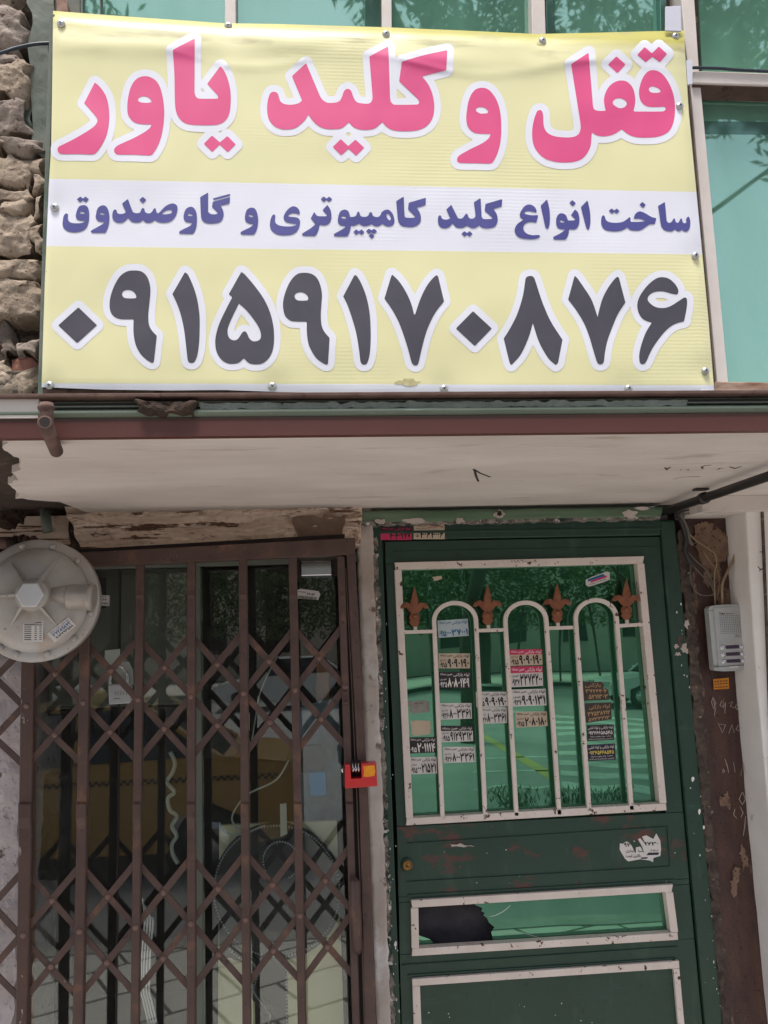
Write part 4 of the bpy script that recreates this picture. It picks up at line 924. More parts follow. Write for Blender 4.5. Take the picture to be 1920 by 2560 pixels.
obj('lettering', join(on_quad(fit_text(digits('93'), .1, .27, .32, .46, False), TQ, -.0032), on_quad(fit_text(digits('1730'), .60, .93, .28, .42, False), TQ, -.0032),
                      on_quad(fit_text(text_shape(shape('انباری'), .014), .14, .36, .54, .68), TQ, -.0032), on_quad(fit_text(text_shape(shape('سیا'), .014), .44, .56, .54, .66), TQ, -.0032),
                      on_quad(fit_text(text_shape(shape('بالاترین قیمت'), .014), .14, .5, .72, .86), TQ, -.0032), on_quad(fit_text(text_shape(shape('روز'), .01), .72, .92, .54, .62), TQ, -.0032)), 'ink', s)
obj('print', qp([(a/3.19+1400, b/3.19+2000) for a, b in ((705, 420), (790, 418), (785, 438), (690, 440))], -.0032, .0003), 'paper_navy', s)
obj('print', qp([(a/3.19+1400, b/3.19+2000) for a, b in ((650, 458), (700, 456), (696, 468), (646, 470))], -.0032, .0003), 'paper_navy', s)

# ------------------------------------------------------------------ folding gate
YGT = -.14
g = thing('folding_gate', 'brown painted folding steel lattice gate pulled shut across the shop front', 'gate', tuple(W(450, 2700, YGT)))
CH = [([(-88, 1450), (-100, 2700)], 30), ([(68, 1651), (55, 2560), (53, 2700)], 32), ([(214, 1410), (195, 2560), (193, 2700)], 25), ([(349, 1410), (336.5, 2560), (335, 2700)], 20.5),
      ([(477, 1405), (478.5, 2560), (479, 2700)], 21), ([(606.5, 1402), (617, 2560), (618.5, 2700)], 21), ([(731.5, 1395), (756, 2560), (759, 2700)], 21), ([(852, 1390), (893, 2560), (898, 2700)], 18)]
def channel_x(i, y): return lx(CH[i][0], y)
def channel(i, y0, y1, material='gate'):
    """U-shaped upright with the small jog where two lengths overlap"""
    ln, wd = CH[i]; rows = []
    for y, off in ((y0, 0), (1478, 0), (1488, .003), (1498, 0), (2004, 0), (2010, .007), (2044, .007), (2072, 0), (y1, 0)):
        if y0 <= y <= y1: rows.append((y, off))
    V, F = [], []
    for y, off in rows:
        x = lx(ln, y); a = W(x-wd/2, y, YGT-.010); b = W(x+wd/2, y, YGT-.010)
        o = Vector((0, -off, 0))
        for p in (a+Vector((0, .022, 0)), a+Vector((0, .003, 0)), a+Vector((.003, 0, 0)), b+Vector((-.003, 0, 0)), b+Vector((0, .003, 0)), b+Vector((0, .022, 0))): V.append(p+o)
    for r in range(len(rows)-1):
        for k in range(5): q = r*6+k; F.append((q, q+1, q+7, q+6))
        F.append((r*6+5, r*6, r*6+6, r*6+11))
    F += [(0, 1, 2, 3, 4, 5), tuple(len(V)-6+k for k in (5, 4, 3, 2, 1, 0))]
    return obj('upright', (V, F), material, g)
for i in range(8): channel(i, 1392 if i > 1 else 1450, 2690, 'gate_post' if i in (0, 1) else 'gate')
riv0 = obj('rivet', lathe(W(341, 1753, YGT-.010), (0, -1, 0), [(.0088, 0), (.0082, .003), (.005, .0058)], 10), 'rivet', g, True)
def rivet(px, py, y): copy_at(riv0, W(px, py, y)+Vector((0, -.0015, 0)), g)
def pivy(i, row): 
    return (1773-i*7.9) if row == 0 else (2349-i*9.9)
def flat(i0, ya, i1, yb, y, wd=16.5):
    x0, x1 = channel_x(i0, ya), channel_x(i1, yb)
    dx, dy = x1-x0, yb-ya; l = math.hypot(dx, dy); nx_, ny_ = -dy/l*wd/2, dx/l*wd/2
    return obj('lattice_bar', qp([(x0+nx_, ya+ny_), (x1+nx_, yb+ny_), (x1-nx_, yb-ny_), (x0-nx_, ya-ny_)], y, .004), 'gate', g, False, .0006)
for row in (0, 1):
    for i in range(0, 7):                         # a bar runs two bays: from upright i over i+1 to i+2
        h = 153 if row == 0 else 165
        p1, p2 = pivy(i, row), pivy(i+1, row)
        if i+2 <= 7:
            flat(i, pivy(i, row)-h, i+2, pivy(i+2, row)+h, YGT+.0065)      # \ behind
            flat(i, pivy(i, row)+h, i+2, pivy(i+2, row)-h, YGT+.0015)      # / in front
    for i in (0, 7):                              # half bars at both ends
        j = 1 if i == 0 else 6
        flat(i, pivy(i, row), j, pivy(j, row)+h, YGT+.0065) if i == 0 else flat(j, pivy(j, row)-h, i, pivy(i, row), YGT+.0065)
        flat(i, pivy(i, row), j, pivy(j, row)-h, YGT+.0015) if i == 0 else flat(j, pivy(j, row)+h, i, pivy(i, row), YGT+.0015)
    for i in range(1, 8): 
        if not (i == 1 and row == 0 and False): rivet(channel_x(i, pivy(i, row)), pivy(i, row), YGT-.010)
    for i in range(0, 7):
        for s_ in (-1, 1):
            y = (pivy(i, row)+pivy(i+1, row))/2+s_*h/2
            rivet((channel_x(i, y)+channel_x(i+1, y))/2, y, YGT+.0015)
bpy.data.objects.remove(riv0)
obj('top_rail', qp([(150, 1384), (888, 1344), (888, 1386), (150, 1419)], YGT-.012, .045), 'gate', g, False, .002)
obj('top_rail', qp([(150, 1384), (862, 1344.5), (862, 1335), (150, 1376)], YGT+.03, .04), 'gate_dark', g)
obj('slam_post', qp([(866, 1386.5), (888, 1386.5), (921, 2000), (950, 2690), (916, 2690), (898, 2000)], YGT-.006, .045), 'gate', g, False, .002)
obj('slot', qp([(856, 1390), (868, 1390), (901, 2000), (919, 2690), (896, 2690), (874, 2000)], YGT+.01, .03), 'gate_dark', g)
obj('slot_edge', qp([(863, 1420), (865.4, 1420), (880, 1700), (893, 1980), (905, 2300), (914, 2600), (911, 2600), (902, 2300), (890.5, 1980), (877.5, 1700)], YGT-.004, .012), 'gate', g)
obj('latch_cover', tube([W(884, 2192, YGT-.016), W(886, 2205, YGT-.02), W(890, 2290, YGT-.02), W(894, 2370, YGT-.02), W(895, 2382, YGT-.014)], [.008, .015, .016, .014, .008], 12), 'gate', g, True)
for px, py in ((863, 1731), (864, 1757)): obj('hinge_knuckle', lathe(W(px, py, YGT-.02), (0, -1, 0), [(.006, -.012), (.006, .003), (.003, .005)], 10), 'gate', g, True)

# ------------------------------------------------------------------ red shackleless padlock
YP = YGT-.055
def zp(x, y): return (x/3.318+450, y/3.318+1900)
pl = thing('red_padlock', 'red block padlock with a patch of yellow marker joining the gate to its post', 'padlock', tuple(W(898, 1972, YP)))
U = [zp(1366, 40), zp(1412, 38), zp(1420, 156), zp(1507, 152), zp(1504, 30), zp(1628, 22), zp(1638, 218), zp(1368, 238)]
obj('body', prism([W(x, y, YP) for x, y in U], .042), 'red_lock', pl, False, .0022)
obj('side_plate', prism([W(x, y, YP+.001) for x, y in (zp(1352, 60), zp(1364, 44), zp(1366, 236), zp(1356, 220))], .038), 'gate_dark', pl)
obj('marker_patch', prism([W(x, y, YP-.0004) for x, y in (zp(1520, 52), zp(1560, 48), zp(1612, 44), zp(1620, 90), zp(1612, 132), zp(1560, 140), zp(1522, 138), zp(1526, 96))], .0008), 'yellow_marker', pl)
pa, pb = W(*zp(1400, 78), YP+.018), W(*zp(1512, 70), YP+.018)
obj('bolt', lathe(pa, pb-pa, [(.0055, 0), (.0055, (pb-pa).length)], 14), 'chrome', pl, True)
obj('bolt_head', lathe(W(*zp(1350, 84), YP+.018), (1, 0, 0), [(.008, -.004), (.009, 0), (.009, .003)], 14), 'chrome', pl, True)
for k in range(3):
    a = W(*zp(1432+k*24, 60), YP+.022); obj('hasp_ring', tube([a+Vector((0, .012*math.cos(t*math.pi/6), .014*math.sin(t*math.pi/6)-.002)) for t in range(12)], .0028, 8, True), 'chrome', pl, True)
obj('hasp', prism([W(x, y, YP+.045) for x, y in (zp(1420, 0), zp(1500, 0), zp(1506, 150), zp(1420, 156))], .02), 'gate_dark', pl)

# ------------------------------------------------------------------ gas regulator
YR = -.30
RC = W(93, 1501, YR); ks = (YR-CAM.y)/FPX
rad = 147*ks
gr = thing('gas_regulator', 'round grey cast metal gas regulator with a big hexagonal cap hanging at the gate corner', 'regulator', tuple(RC+Vector((0, .06, -rad))))
obj('flange', lathe(RC, (0, -1, 0), [(rad*.96, -.024), (rad, -.02), (rad, .004), (rad*.985, .008), (rad*.84, .008)], 64), 'cast_alu', gr, True)
obj('back_body', lathe(RC, (0, 1, 0), [(rad*.9, .02), (rad*.8, .05), (rad*.45, .075), (.04, .09)], 40), 'cast_alu', gr, True)
HC = RC+Vector((-.004, 0, .006))
obj('dome', lathe(RC, (0, -1, 0), [(rad*.86, .006), (rad*.845, .011), (rad*.83, .02), (rad*.7, .034), (rad*.5, .046), (rad*.3, .052), (rad*.1, .054)], 56), 'cast_alu', gr, True)
hub = Vector((W(74, 1487, YR-.09).x, YR, W(74, 1487, YR-.09).z))
obj('hub', lathe(hub, (0, -1, 0), [(.050, .03), (.046, .055), (.042, .062), (.042, .078)], 36), 'cast_alu', gr, True)
hx = lathe(hub+Vector((0, -.078, 0)), (0, -1, 0), [(.037, -.004), (.037, .009), (.034, .012)], 6)
hexcap = obj('hex_cap', hx, 'hex_alu', gr, False, .002); 
b_ang = [(180, 208), (420, 212), (615, 322), (725, 520), (718, 735), (590, 935), (378, 1058), (132, 1060), (5, 1010), (8, 425), (-100, 330)]
for a, b in b_ang:
    P = W(a/3.16, b/3.16+1300, YR-.008)
    o = obj('flange_bolt', lathe(P, (0, -1, 0), [(.0085, -.004), (.0085, .005), (.005, .0075)], 10), 'cast_alu', gr, True)
for ang in (62, 128, 180, 232, 305):
    a = R(ang); dv = Vector((math.cos(a), 0, math.sin(a))); pv = Vector((-dv.z, 0, dv.x))
    i0, i1 = hub+dv*.036, hub+dv*(.116 if ang != 180 else .16); V = []
    for p_, t_, h0, h1 in ((i0, .0065, .02, .080), (i1, .0022, .02, .036 if ang != 180 else .026)):
        V += [p_+pv*t_+Vector((0, -h0, 0)), p_-pv*t_+Vector((0, -h0, 0)), p_-pv*t_*.6+Vector((0, -h1, 0)), p_+pv*t_*.6+Vector((0, -h1, 0))]
    obj('rib', (V, [(0, 1, 5, 4), (1, 2, 6, 5), (2, 3, 7, 6), (3, 0, 4, 7), (0, 3, 2, 1), (4, 5, 6, 7)]), 'cast_alu', gr)
bs = W(172, 1492, YR-.045); be = W(236, 1500, YR-.03)
obj('outlet_neck', lathe(W(112, 1487, YR-.035), (1, 0, -.04), [(.022, 0), (.026, .05), (.030, .075)], 24), 'cast_alu', gr, True)
obj('outlet_boss', lathe(bs, (1, 0, -.06), [(.031, -.004), (.034, .004), (.034, .052), (.036, .053), (.036, .066), (.024, .068)], 28), 'cast_alu', gr, True)
YN = YR-.047
def zr(x, y): return (x/3.16, y/3.16+1300)
npc = [zr(183, 788), zr(340, 788), zr(338, 963), zr(180, 963)]
npl = obj('name_plate', qp(npc, YN-.002, .003), 'paper_white', gr)
npl['label'] = 'small rectangular data plate with rows of fine print'
rows = []
for k in range(9):
    v = .12+k*.095
    rows.append(on_quad(([(.06, v), (.42 if k > 1 else .95, v), (.42 if k > 1 else .95, v+.035), (.06, v+.035)], [(0, 1, 2, 3)]), npc, YN-.0026))
    if k > 1: rows.append(on_quad(([(.58, v), (.7, v), (.7, v+.03), (.58, v+.03)], [(0, 1, 2, 3)]), npc, YN-.0026)); rows.append(on_quad(([(.82, v), (.94, v), (.94, v+.03), (.82, v+.03)], [(0, 1, 2, 3)]), npc, YN-.0026))
obj('lettering', join(*rows), 'ink', npl)
stc = [zr(370, 900), zr(540, 768), zr(598, 833), zr(432, 968)]
st = obj('sticker', qp(stc, YN+.004, .003), 'paper_white', gr); st['label'] = 'tilted white sticker with blue numerals'
obj('lettering', on_quad(fit_text(digits('37289872'), .12, .93, .28, .62, False), stc, YN+.0034), 'ink_blue', st)
obj('lettering', join(on_quad(fit_text(digits('09013393588'), .12, .93, .68, .92, False), stc, YN+.0034), on_quad(fit_text(text_shape(shape('لوله بازکنی همین منطقه'), .01), .1, .93, .06, .24), stc, YN+.0034)), 'ink', st)
obj('support_pipe', tube([W(-60, 1358, -.05), W(20, 1357, -.05), W(95, 1360, -.04)], .019, 14), 'rust_steel', gr, True)
for px in (38, 52, 66, 84): obj('pipe_collar', lathe(W(px, 1358, -.048), (1, 0, 0), [(.024, -.004), (.024, .004)], 16), 'rust_steel', gr, True)
obj('down_pipe', tube([RC+Vector((-.02, .09, 0)), RC+Vector((-.02, .16, .06)), W(30, 1358, -.06)], .02, 12), 'cavity', gr, True)
e = thing('pipe_elbow', 'dark painted pipe end poking from the broken masonry above the regulator', 'pipe', tuple(W(118, 1310, -.06)))
obj('elbow', tube([W(112, 1275, -.03), W(116, 1310, -.05), W(120, 1330, -.05)], .016, 10), 'moulding_dark', e, True)

# ------------------------------------------------------------------ shop front glass and what stands behind it
YS = .045
sf = thing('shop_window', 'glazed shop front with grey green frames and an aluminium door closer behind the gate', 'shop window', tuple(W(450, 2700, YS)))
def fr(pts, y=YS-.015, dep=.045, m_='alu_frame', name='frame'): return obj(name, qp(pts, y, dep), m_, sf, False, .0015)
fr([(90, 1404), (900, 1380), (900, 1404), (90, 1426)])
fr([(480, 1412), (500, 1412), (506, 2120), (512, 2690), (488, 2690), (484, 2120)], y=YS-.01)
fr([(852, 1404), (876, 1404), (922, 2690), (886, 2690)], m_='pale_plastic')
fr([(60, 1420), (84, 1420), (72, 2690), (46, 2690)], m_='wood', y=YS+.01)
obj('pane', qp([(80, 1424), (482, 1414), (486, 2690), (66, 2690)], YS, .005), 'shop_glass', sf)
obj('pane', qp([(501, 1413), (852, 1404), (888, 2690), (512, 2690)], YS, .005), 'shop_glass', sf)
obj('glass_edge', qp([(299, 1428), (303, 1428), (294, 2690), (289, 2690)], YS-.003, .003), 'gate_dark', sf)
cl = obj('door_closer', qp([(751, 1402), (829, 1401), (830, 1438), (752, 1440)], YS-.045, .04), 'chrome', sf, False, .003)
for q in ([(738, 1398), (750, 1398), (751, 1445), (740, 1446)], [(830, 1397), (843, 1396), (845, 1438), (832, 1440)]): obj('closer_bracket', qp(q, YS-.05, .045), 'gate_dark', cl, False, .001)
bc = [(742, 1476), (752, 1472), (796, 1478), (801, 1486), (795, 1500), (742, 1496)]
bq = [(742, 1473), (800, 1479), (796, 1503), (740, 1497)]
sb = obj('barcode_label', prism([W(x, y, YS-.003) for x, y in bc], .001), 'paper_white', sf)
def barcode(q, y, v0, v1, u0=.05, u1=.9, n=22):
    rr = random.Random(4); P = []; u = u0
    while u < u1:
        w_ = rr.choice((.012, .02, .03)); P.append(on_quad(([(u, v0), (u+w_, v0), (u+w_, v1), (u, v1)], [(0, 1, 2, 3)]), q, y)); u += w_+rr.choice((.012, .02))
    return join(*P)
obj('lettering', join(barcode(bq, YS-.0036, .62, .92), on_quad(([(.08, .2), (.4, .2), (.4, .26), (.08, .26)], [(0, 1, 2, 3)]), bq, YS-.0036), on_quad(fit_text(digits('28052'), .45, .8, .22, .48, False), bq, YS-.0036)), 'ink', sb)
lq = [(243, 1487), (274, 1489), (273, 1515), (243, 1513)]
sb2 = obj('price_label', qp(lq, YS-.003, .001), 'paper_white', sf)
obj('lettering', join(barcode(lq, YS-.0036, .68, .9), on_quad(fit_text(digits('8052'), .1, .8, .3, .5, False), lq, YS-.0036), on_quad(([(.1, .12), (.7, .12), (.7, .18), (.1, .18)], [(0, 1, 2, 3)]), lq, YS-.0036)), 'ink', sb2)
obj('lock_plate', qp([(236, 1445), (264, 1444), (264, 1520), (236, 1522)], YS-.002, .006), 'gate_dark', sf)

hp = thing('hanging_padlock', 'silver padlock hanging from a rounded hasp plate on the shop door glass', 'padlock', tuple(W(300, 1760, YS-.04)))
obj('hasp_plate', qp([(262, 1626), (300, 1622), (300, 1652), (322, 1655), (332, 1675), (334, 1712), (306, 1712), (290, 1690), (276, 1680), (262, 1668)], YS-.012, .004), 'pale_plastic', hp, False, .001)
a, b = W(276, 1715, YS-.03), W(318, 1712, YS-.03)
obj('shackle', tube(catmull([a, lerp(a, b, .02)+Vector((0, 0, .035)), lerp(a, b, .5)+Vector((0, 0, .06)), lerp(a, b, .98)+Vector((0, 0, .035)), b], 5), .0048, 10), 'chrome', hp, True)
obj('body', qp([(270, 1712), (326, 1708), (328, 1758), (272, 1762)], YS-.045, .03), 'hex_alu', hp, False, .004)
obj('engraving', join(*[stroke([(288+k*7, 1728), (288+k*7, 1738)], YS-.0456, .002) for k in range(5)]+[stroke([(284, 1747), (300, 1746)], YS-.0456, .003)]), 'gate_dark', hp)

rm = thing('shop_interior', 'dark cluttered interior of the locksmith shop seen through the glass', 'room', tuple(W(450, 2700, 1.2)))
xl, xr = W(30, 1800, .1).x-.3, W(925, 1800, .1).x
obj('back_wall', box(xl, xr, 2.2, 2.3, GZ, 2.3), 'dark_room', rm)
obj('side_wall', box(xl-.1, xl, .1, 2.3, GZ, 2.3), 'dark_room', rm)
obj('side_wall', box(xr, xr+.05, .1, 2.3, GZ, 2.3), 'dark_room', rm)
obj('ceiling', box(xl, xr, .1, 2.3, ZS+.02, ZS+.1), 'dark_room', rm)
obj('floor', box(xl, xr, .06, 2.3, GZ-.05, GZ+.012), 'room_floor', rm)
cb = thing('steel_cabinet', 'olive grey steel cabinet behind the left half of the shop glass', 'cabinet', tuple(W(240, 2400, .2)))
obj('carcass', qp([(120, 1420), (470, 1412), (470, 1760), (120, 1775)], .215, .3), 'steel_cabinet', cb, False, .003)
obj('door', qp([(120, 1428), (298, 1424), (292, 1760), (120, 1766)], .20, .012), 'steel_cabinet', cb, False, .002)
obj('door', qp([(303, 1424), (466, 1420), (466, 1752), (297, 1758)], .20, .012), 'steel_cabinet', cb, False, .002)
obj('handle', qp([(322, 1560), (330, 1560), (329, 1610), (321, 1610)], .185, .012), 'chrome', cb, False, .001)
obj('lower_shelf', qp([(120, 1780), (470, 1765), (470, 1775), (120, 1790)], .3, .3), 'dark_room', cb)
bd = thing('cream_board', 'cream board standing upright behind the glass with a black studded loop on it', 'board', tuple(W(700, 2690, .14)))
obj('panel', qp([(548, 2064), (842, 2052), (870, 2690), (540, 2690)], .13, .02), 'cream_board', bd, False, .001)
obj('dark_sheet', qp([(636, 2380), (716, 2380), (730, 2690), (640, 2690)], .127, .002), 'intercom_dark', bd)
obj('dark_sheet', qp([(548, 2180), (640, 2150), (640, 2395), (548, 2395)], .127, .002), 'dark_room', bd)
lp = thing('studded_loop', 'big black round belt loop edged with silver studs hanging against the cream board', 'belt', tuple(W(695, 2400, .1)))
def loop_pts(cx, cy, rx, ry, n, y, a0=0, a1=360):
    return [W(cx+rx*math.cos(R(a0+(a1-a0)*k/n)), cy+ry*math.sin(R(a0+(a1-a0)*k/n)), y) for k in range(n+1)]
V, F = [], []; n = 64
for k in range(n):
    a = 2*math.pi*k/n
    for rr_, y in ((1.04, .112), (1.04, .098), (.66, .098), (.66, .112)):
        V.append(W(692+160*rr_*math.cos(a)*(1 if math.cos(a) > 0 else .97)+(12 if rr_ < 1 else 0), 2228+167*rr_*math.sin(a)-(8 if rr_ < 1 else 0), y))
for k in range(n):
    for q in range(4): F.append((k*4+q, k*4+(q+1) % 4, ((k+1) % n)*4+(q+1) % 4, ((k+1) % n)*4+q))
obj('belt', (V, F), 'rubber', lp)
obj('dark_centre', qp(blob_poly(700, 2222, 118, 122, 36, .01, 1), .118, .004), 'intercom_dark', lp)
obj('inner_disc', qp(blob_poly(704, 2150, 60, 48, 30, .02, 3), .094, .01), 'rubber', lp)
beads = [lathe(p, (0, -1, 0), [(.0035, -.002), (.0035, .002), (.0015, .0035)], 6) for p in loop_pts(692, 2228, 157, 164, 128, .095)+loop_pts(702, 2152, 44, 48, 30, .089, 150, 420)]
tag(obj('studs', join(*beads), 'bead', lp, True), kind='stuff')
tl = catmull([W(x, y, .09) for x, y in ((560, 2352), (590, 2385), (628, 2400), (640, 2430), (632, 2470), (650, 2500), (672, 2530), (668, 2560), (660, 2690))], 6)
obj('belt_end', tube(tl, .016, 8), 'rubber', lp, True)
tag(obj('studs', join(*[lathe(p+Vector((.004, -.017, 0)), (0, -1, 0), [(.003, -.002), (.003, .002), (.001, .003)], 6) for p in tl[::1]]+[lathe(W(716+k*.12, 2425+k*9, .1), (0, -1, 0), [(.003, -.002), (.003, .002), (.001, .003)], 6) for k in range(22)]), 'bead', lp, True), kind='stuff')
def wire(name, label, pts, y, r, m_='cable_grey', cat='cable', per=6):
    P = catmull([W(a, b, y) if len(q) == 2 else W(a, b, q[2]) for q in pts for a, b in [q[:2]]], per)
    return tag(obj(name, tube(P, r, 8), m_, None, True), label, cat)
wire('white_cable', 'thin white cable looping behind the glass above the studded loop', [(722, 1900), (690, 1950), (622, 1984), (590, 2020), (580, 2050), (600, 2072), (640, 2080)], .11, .003, 'pale_plastic')
wire('white_cable', 'white cable rising from the box shelf to the top of the window', [(694, 1640), (668, 1690), (648, 1740), (638, 1800), (630, 1850)], .1, .0022, 'pale_plastic')
wire('white_cable', 'pale cable drooping in a shallow curve across the studded loop', [(548, 2056), (565, 2082), (600, 2086), (650, 2068), (664, 2064)], .085, .0026, 'pale_plastic')
wire('curly_hose', 'pale curly hose hanging behind the glass of the left door leaf', [(425, 1880), (437, 1905), (432, 1930), (418, 1955), (436, 1980), (420, 1995), (425, 2025), (442, 2040), (430, 2065), (442, 2090), (430, 2110), (432, 2135), (445, 2158)], .12, .0065, 'pale_plastic', 'hose')
tg = thing('paper_tag', 'narrow pale plastic tag dangling over the studded loop', 'tag', tuple(W(708, 2090, .08)))
obj('strip', qp([(700, 2010), (716, 2008), (718, 2085), (701, 2092)], .083, .001), 'pale_plastic', tg)
obj('string', tube([W(708, 1990, .083), W(708, 2012, .083)], .001, 5), 'marker', tg)
bb = tag(obj('blue_carton', qp([(773, 1932), (813, 1930), (816, 1988), (776, 1990)], .10, .10), 'blue_box', None, False, .001), 'bright blue small carton at the right edge of the shop window', 'box')
tag(obj('dark_carton', qp([(752, 1866), (806, 1862), (810, 1928), (754, 1931)], .15, .08), 'intercom_dark', None, False, .001), 'dark patterned carton on top of the blue one', 'box')
tag(obj('wooden_slat', qp([(792, 1655), (823, 1672), (822, 1765), (790, 1752)], .2, .03), 'wood', None, False, .001), 'orange wooden board end hanging above the boxes behind the glass', 'board')
tag(obj('pale_sheet', relief([(742, 1770), (846, 1740), (858, 2052), (756, 2058)], .19, 24, 30, .03, 9, .006, .01), 'pale_cloth', None, True), 'pale blue plastic sheet bunched behind the cartons', 'sheet')
cs = thing('chrome_strips', 'bundle of long chrome strips standing on end inside the left glass', 'trim', tuple(W(370, 2560, .1)))
for k in range(4):
    x = 354+k*7
    P = [W(x+3-k*1.5, 2245+k*18, .10), W(x+8, 2300, .10), W(x+1, 2380, .10), W(x-2, 2470, .10), W(x+4, 2500, .10), W(x+18, 2560, .10)]
    obj('strip', tube(catmull(P, 5), .0042, 6), 'chrome', cs, True)
tag(obj('black_bag', relief([(90, 1950), (160, 1940), (150, 2200), (80, 2200)], .3, 14, 26, .05, 6, .02, .1), 'rubber', None, True), 'dark bag slumped at the far left inside the shop', 'bag')
tag(obj('grey_bag', relief([(500, 1560), (600, 1560), (590, 1900), (505, 1900)], .8, 16, 26, .06, 5, .03, .2), 'intercom_dark', None, True), 'dark bundle hanging deep inside the shop', 'bundle')

# ------------------------------------------------------------------ brown marble strip, pilaster, intercom, cables
mw = thing('marble_strip', 'rust brown stained marble strip between the green door and the white pilaster', 'wall', tuple(W(1800, 2700, .02)))
obj('slab', relief([(1700, 1262), (1882, 1240), (1990, 2700), (1800, 2700)], .012, 14, 90, .006, 5, .0, .2), 'marble', mw)
o = obj('cement_patch', prism([W(x, y, .004) for x, y in jag_poly(((1738, 1312), (1752, 1304), (1772, 1306), (1790, 1314), (1806, 1330), (1820, 1346), (1834, 1358), (1826, 1380), (1816, 1396), (1800, 1412), (1802, 1440), (1788, 1462), (1770, 1470), (1758, 1450), (1766, 1424), (1750, 1402), (1744, 1372), (1736, 1344)), 5, 4.5)], .01), 'cement', mw)
o['label'] = 'beige patch of old cement above the intercom'
for k, (cx, cy, rx, ry) in enumerate(((1820, 1500, 22, 26), (1800, 1480, 14, 16), (1738, 1500, 8, 30), (1722, 1620, 9, 34), (1816, 2000, 14, 22), (1860, 2150, 8, 30), (1836, 2200, 12, 26))):
    obj('cement_patch', prism([W(x, y, .006) for x, y in jag_poly(blob_poly(cx, cy, rx, ry, 16, .5, k*3.1), 3, 3)], .008), 'cement', mw)
YC = -.0015
chs = [[(1783, 1742), (1779, 1755), (1784, 1772), (1790, 1758), (1784, 1745), (1788, 1774), (1786, 1790)], [(1804, 1752), (1800, 1764), (1808, 1768), (1814, 1756), (1812, 1784)], [(1822, 1758), (1832, 1754), (1826, 1766), (1836, 1770)], [(1844, 1756), (1838, 1768), (1846, 1776), (1848, 1790)],
       [(1796, 1808), (1806, 1832), (1814, 1812), (1800, 1810)], [(1822, 1834), (1830, 1812), (1836, 1832)], [(1846, 1812), (1840, 1824), (1850, 1828)], [(1854, 1818), (1862, 1844)],
       [(1812, 1896), (1818, 1914), (1822, 1932)], [(1808, 1922), (1812, 1928), (1808, 1932), (1806, 1924)], [(1834, 1906), (1838, 1930)], [(1852, 1940), (1858, 1906), (1868, 1948)],
       [(1856, 1980), (1848, 1998), (1856, 2012), (1864, 1998), (1857, 1981)], [(1850, 2016), (1858, 2032), (1852, 2044)], [(1838, 2022), (1834, 2036), (1842, 2046)], [(1864, 2040), (1862, 2066), (1858, 2090)]]
obj('chalk_scribble', join(*[stroke(q, YC, .0028) for q in chs]), 'chalk', mw)
oq = [(1783, 1698), (1822, 1694), (1823, 1722), (1785, 1724)]
os_ = obj('sticker', qp(oq, YC-.001, .0008), 'orange_print', mw); os_['label'] = 'small faded orange stamp under the intercom'
obj('lettering', join(*[on_quad(([(u, v), (u+.12, v), (u+.12, v+.1), (u, v+.1)], [(0, 1, 2, 3)]), oq, YC-.0016) for u in (.06, .24, .42, .6, .78) for v in (.2, .44, .74)]), 'marble', os_)
pw = thing('white_pilaster', 'white painted pilaster at the right edge with a black handwritten number', 'pilaster', tuple(W(1900, 2700, -.1)))
PFL = [(1864, 1262), (1876, 1480), (1892, 1700), (1925, 2060), (1990, 2700)]
P = [W(x, y, -.12) for x, y in PFL]
obj('shaft', prism(P+[Vector((P[0].x+.9, -.12, P[-1].z)), Vector((P[0].x+.9, -.12, P[0].z))], .14), 'pilaster', pw, False, .006)
obj('edge_strip', qp([(1904, 1262), (1909, 1262), (1938, 2000), (1932, 2000)], -.128, .008), 'grey_mortar_edge', pw)
obj('handwriting', join(*[stroke(q, -.1206, .0042) for q in ([(1913, 1379), (1899, 1380)], [(1906, 1393), (1908, 1395)], [(1906, 1404), (1908, 1406)], [(1894, 1416), (1902, 1424), (1914, 1419)], [(1902, 1424), (1898, 1428)])]), 'marker', pw)
obj('top_ledge', box(W(1700, 1290, 0).x, XR, -.16, .04, ZS-.05, ZS-.001), 'soffit', pw)

YI = -.045
def z8(x, y): return (x/3.687+1620, y/3.687+1150)
ic = thing('door_intercom', 'silver grey door intercom with a dotted speaker and six call buttons', 'intercom', tuple(W(1825, 1677, 0)))
OUT = [z8(557, 1372), z8(572, 1350), z8(640, 1336), z8(740, 1330), z8(840, 1330), z8(895, 1338), z8(904, 1354), z8(957, 1890), z8(950, 1920), z8(890, 1936), z8(790, 1946), z8(690, 1948), z8(620, 1942), z8(606, 1926)]
obj('housing', prism([W(x, y, YI) for x, y in OUT], .03), 'intercom', ic, False, .004)
obj('back_box', prism([W(x, y, YI+.03) for x, y in (z8(560, 1362), z8(895, 1345), z8(950, 1925), z8(606, 1935))], .055), 'intercom_dark', ic)
obj('face_plate', prism([W(x, y, YI-.004) for x, y in (z8(606, 1366), z8(740, 1354), z8(870, 1356), z8(922, 1918), z8(790, 1930), z8(654, 1924))], .005), 'intercom', ic, False, .0015)
obj('lower_lip', prism([W(x, y, YI-.006) for x, y in (z8(612, 1905), z8(952, 1882), z8(953, 1886), z8(612, 1909))], .006), 'intercom_dark', ic)
obj('upper_lip', prism([W(x, y, YI-.0006) for x, y in (z8(560, 1387), z8(900, 1378), z8(900, 1381), z8(560, 1390))], .002), 'intercom_dark', ic)
YK = YI-.0046
dots = []
for r_ in range(11):
    for c_ in range(11):
        q = bil([z8(662, 1436), z8(836, 1434), z8(853, 1594), z8(676, 1598)], c_/10, r_/10)
        dots.append(lathe(W(*q, YK+.0004), (0, -1, 0), [(.0013, 0), (.0013, .0006)], 6))
obj('speaker_holes', join(*dots), 'intercom_dark', ic)
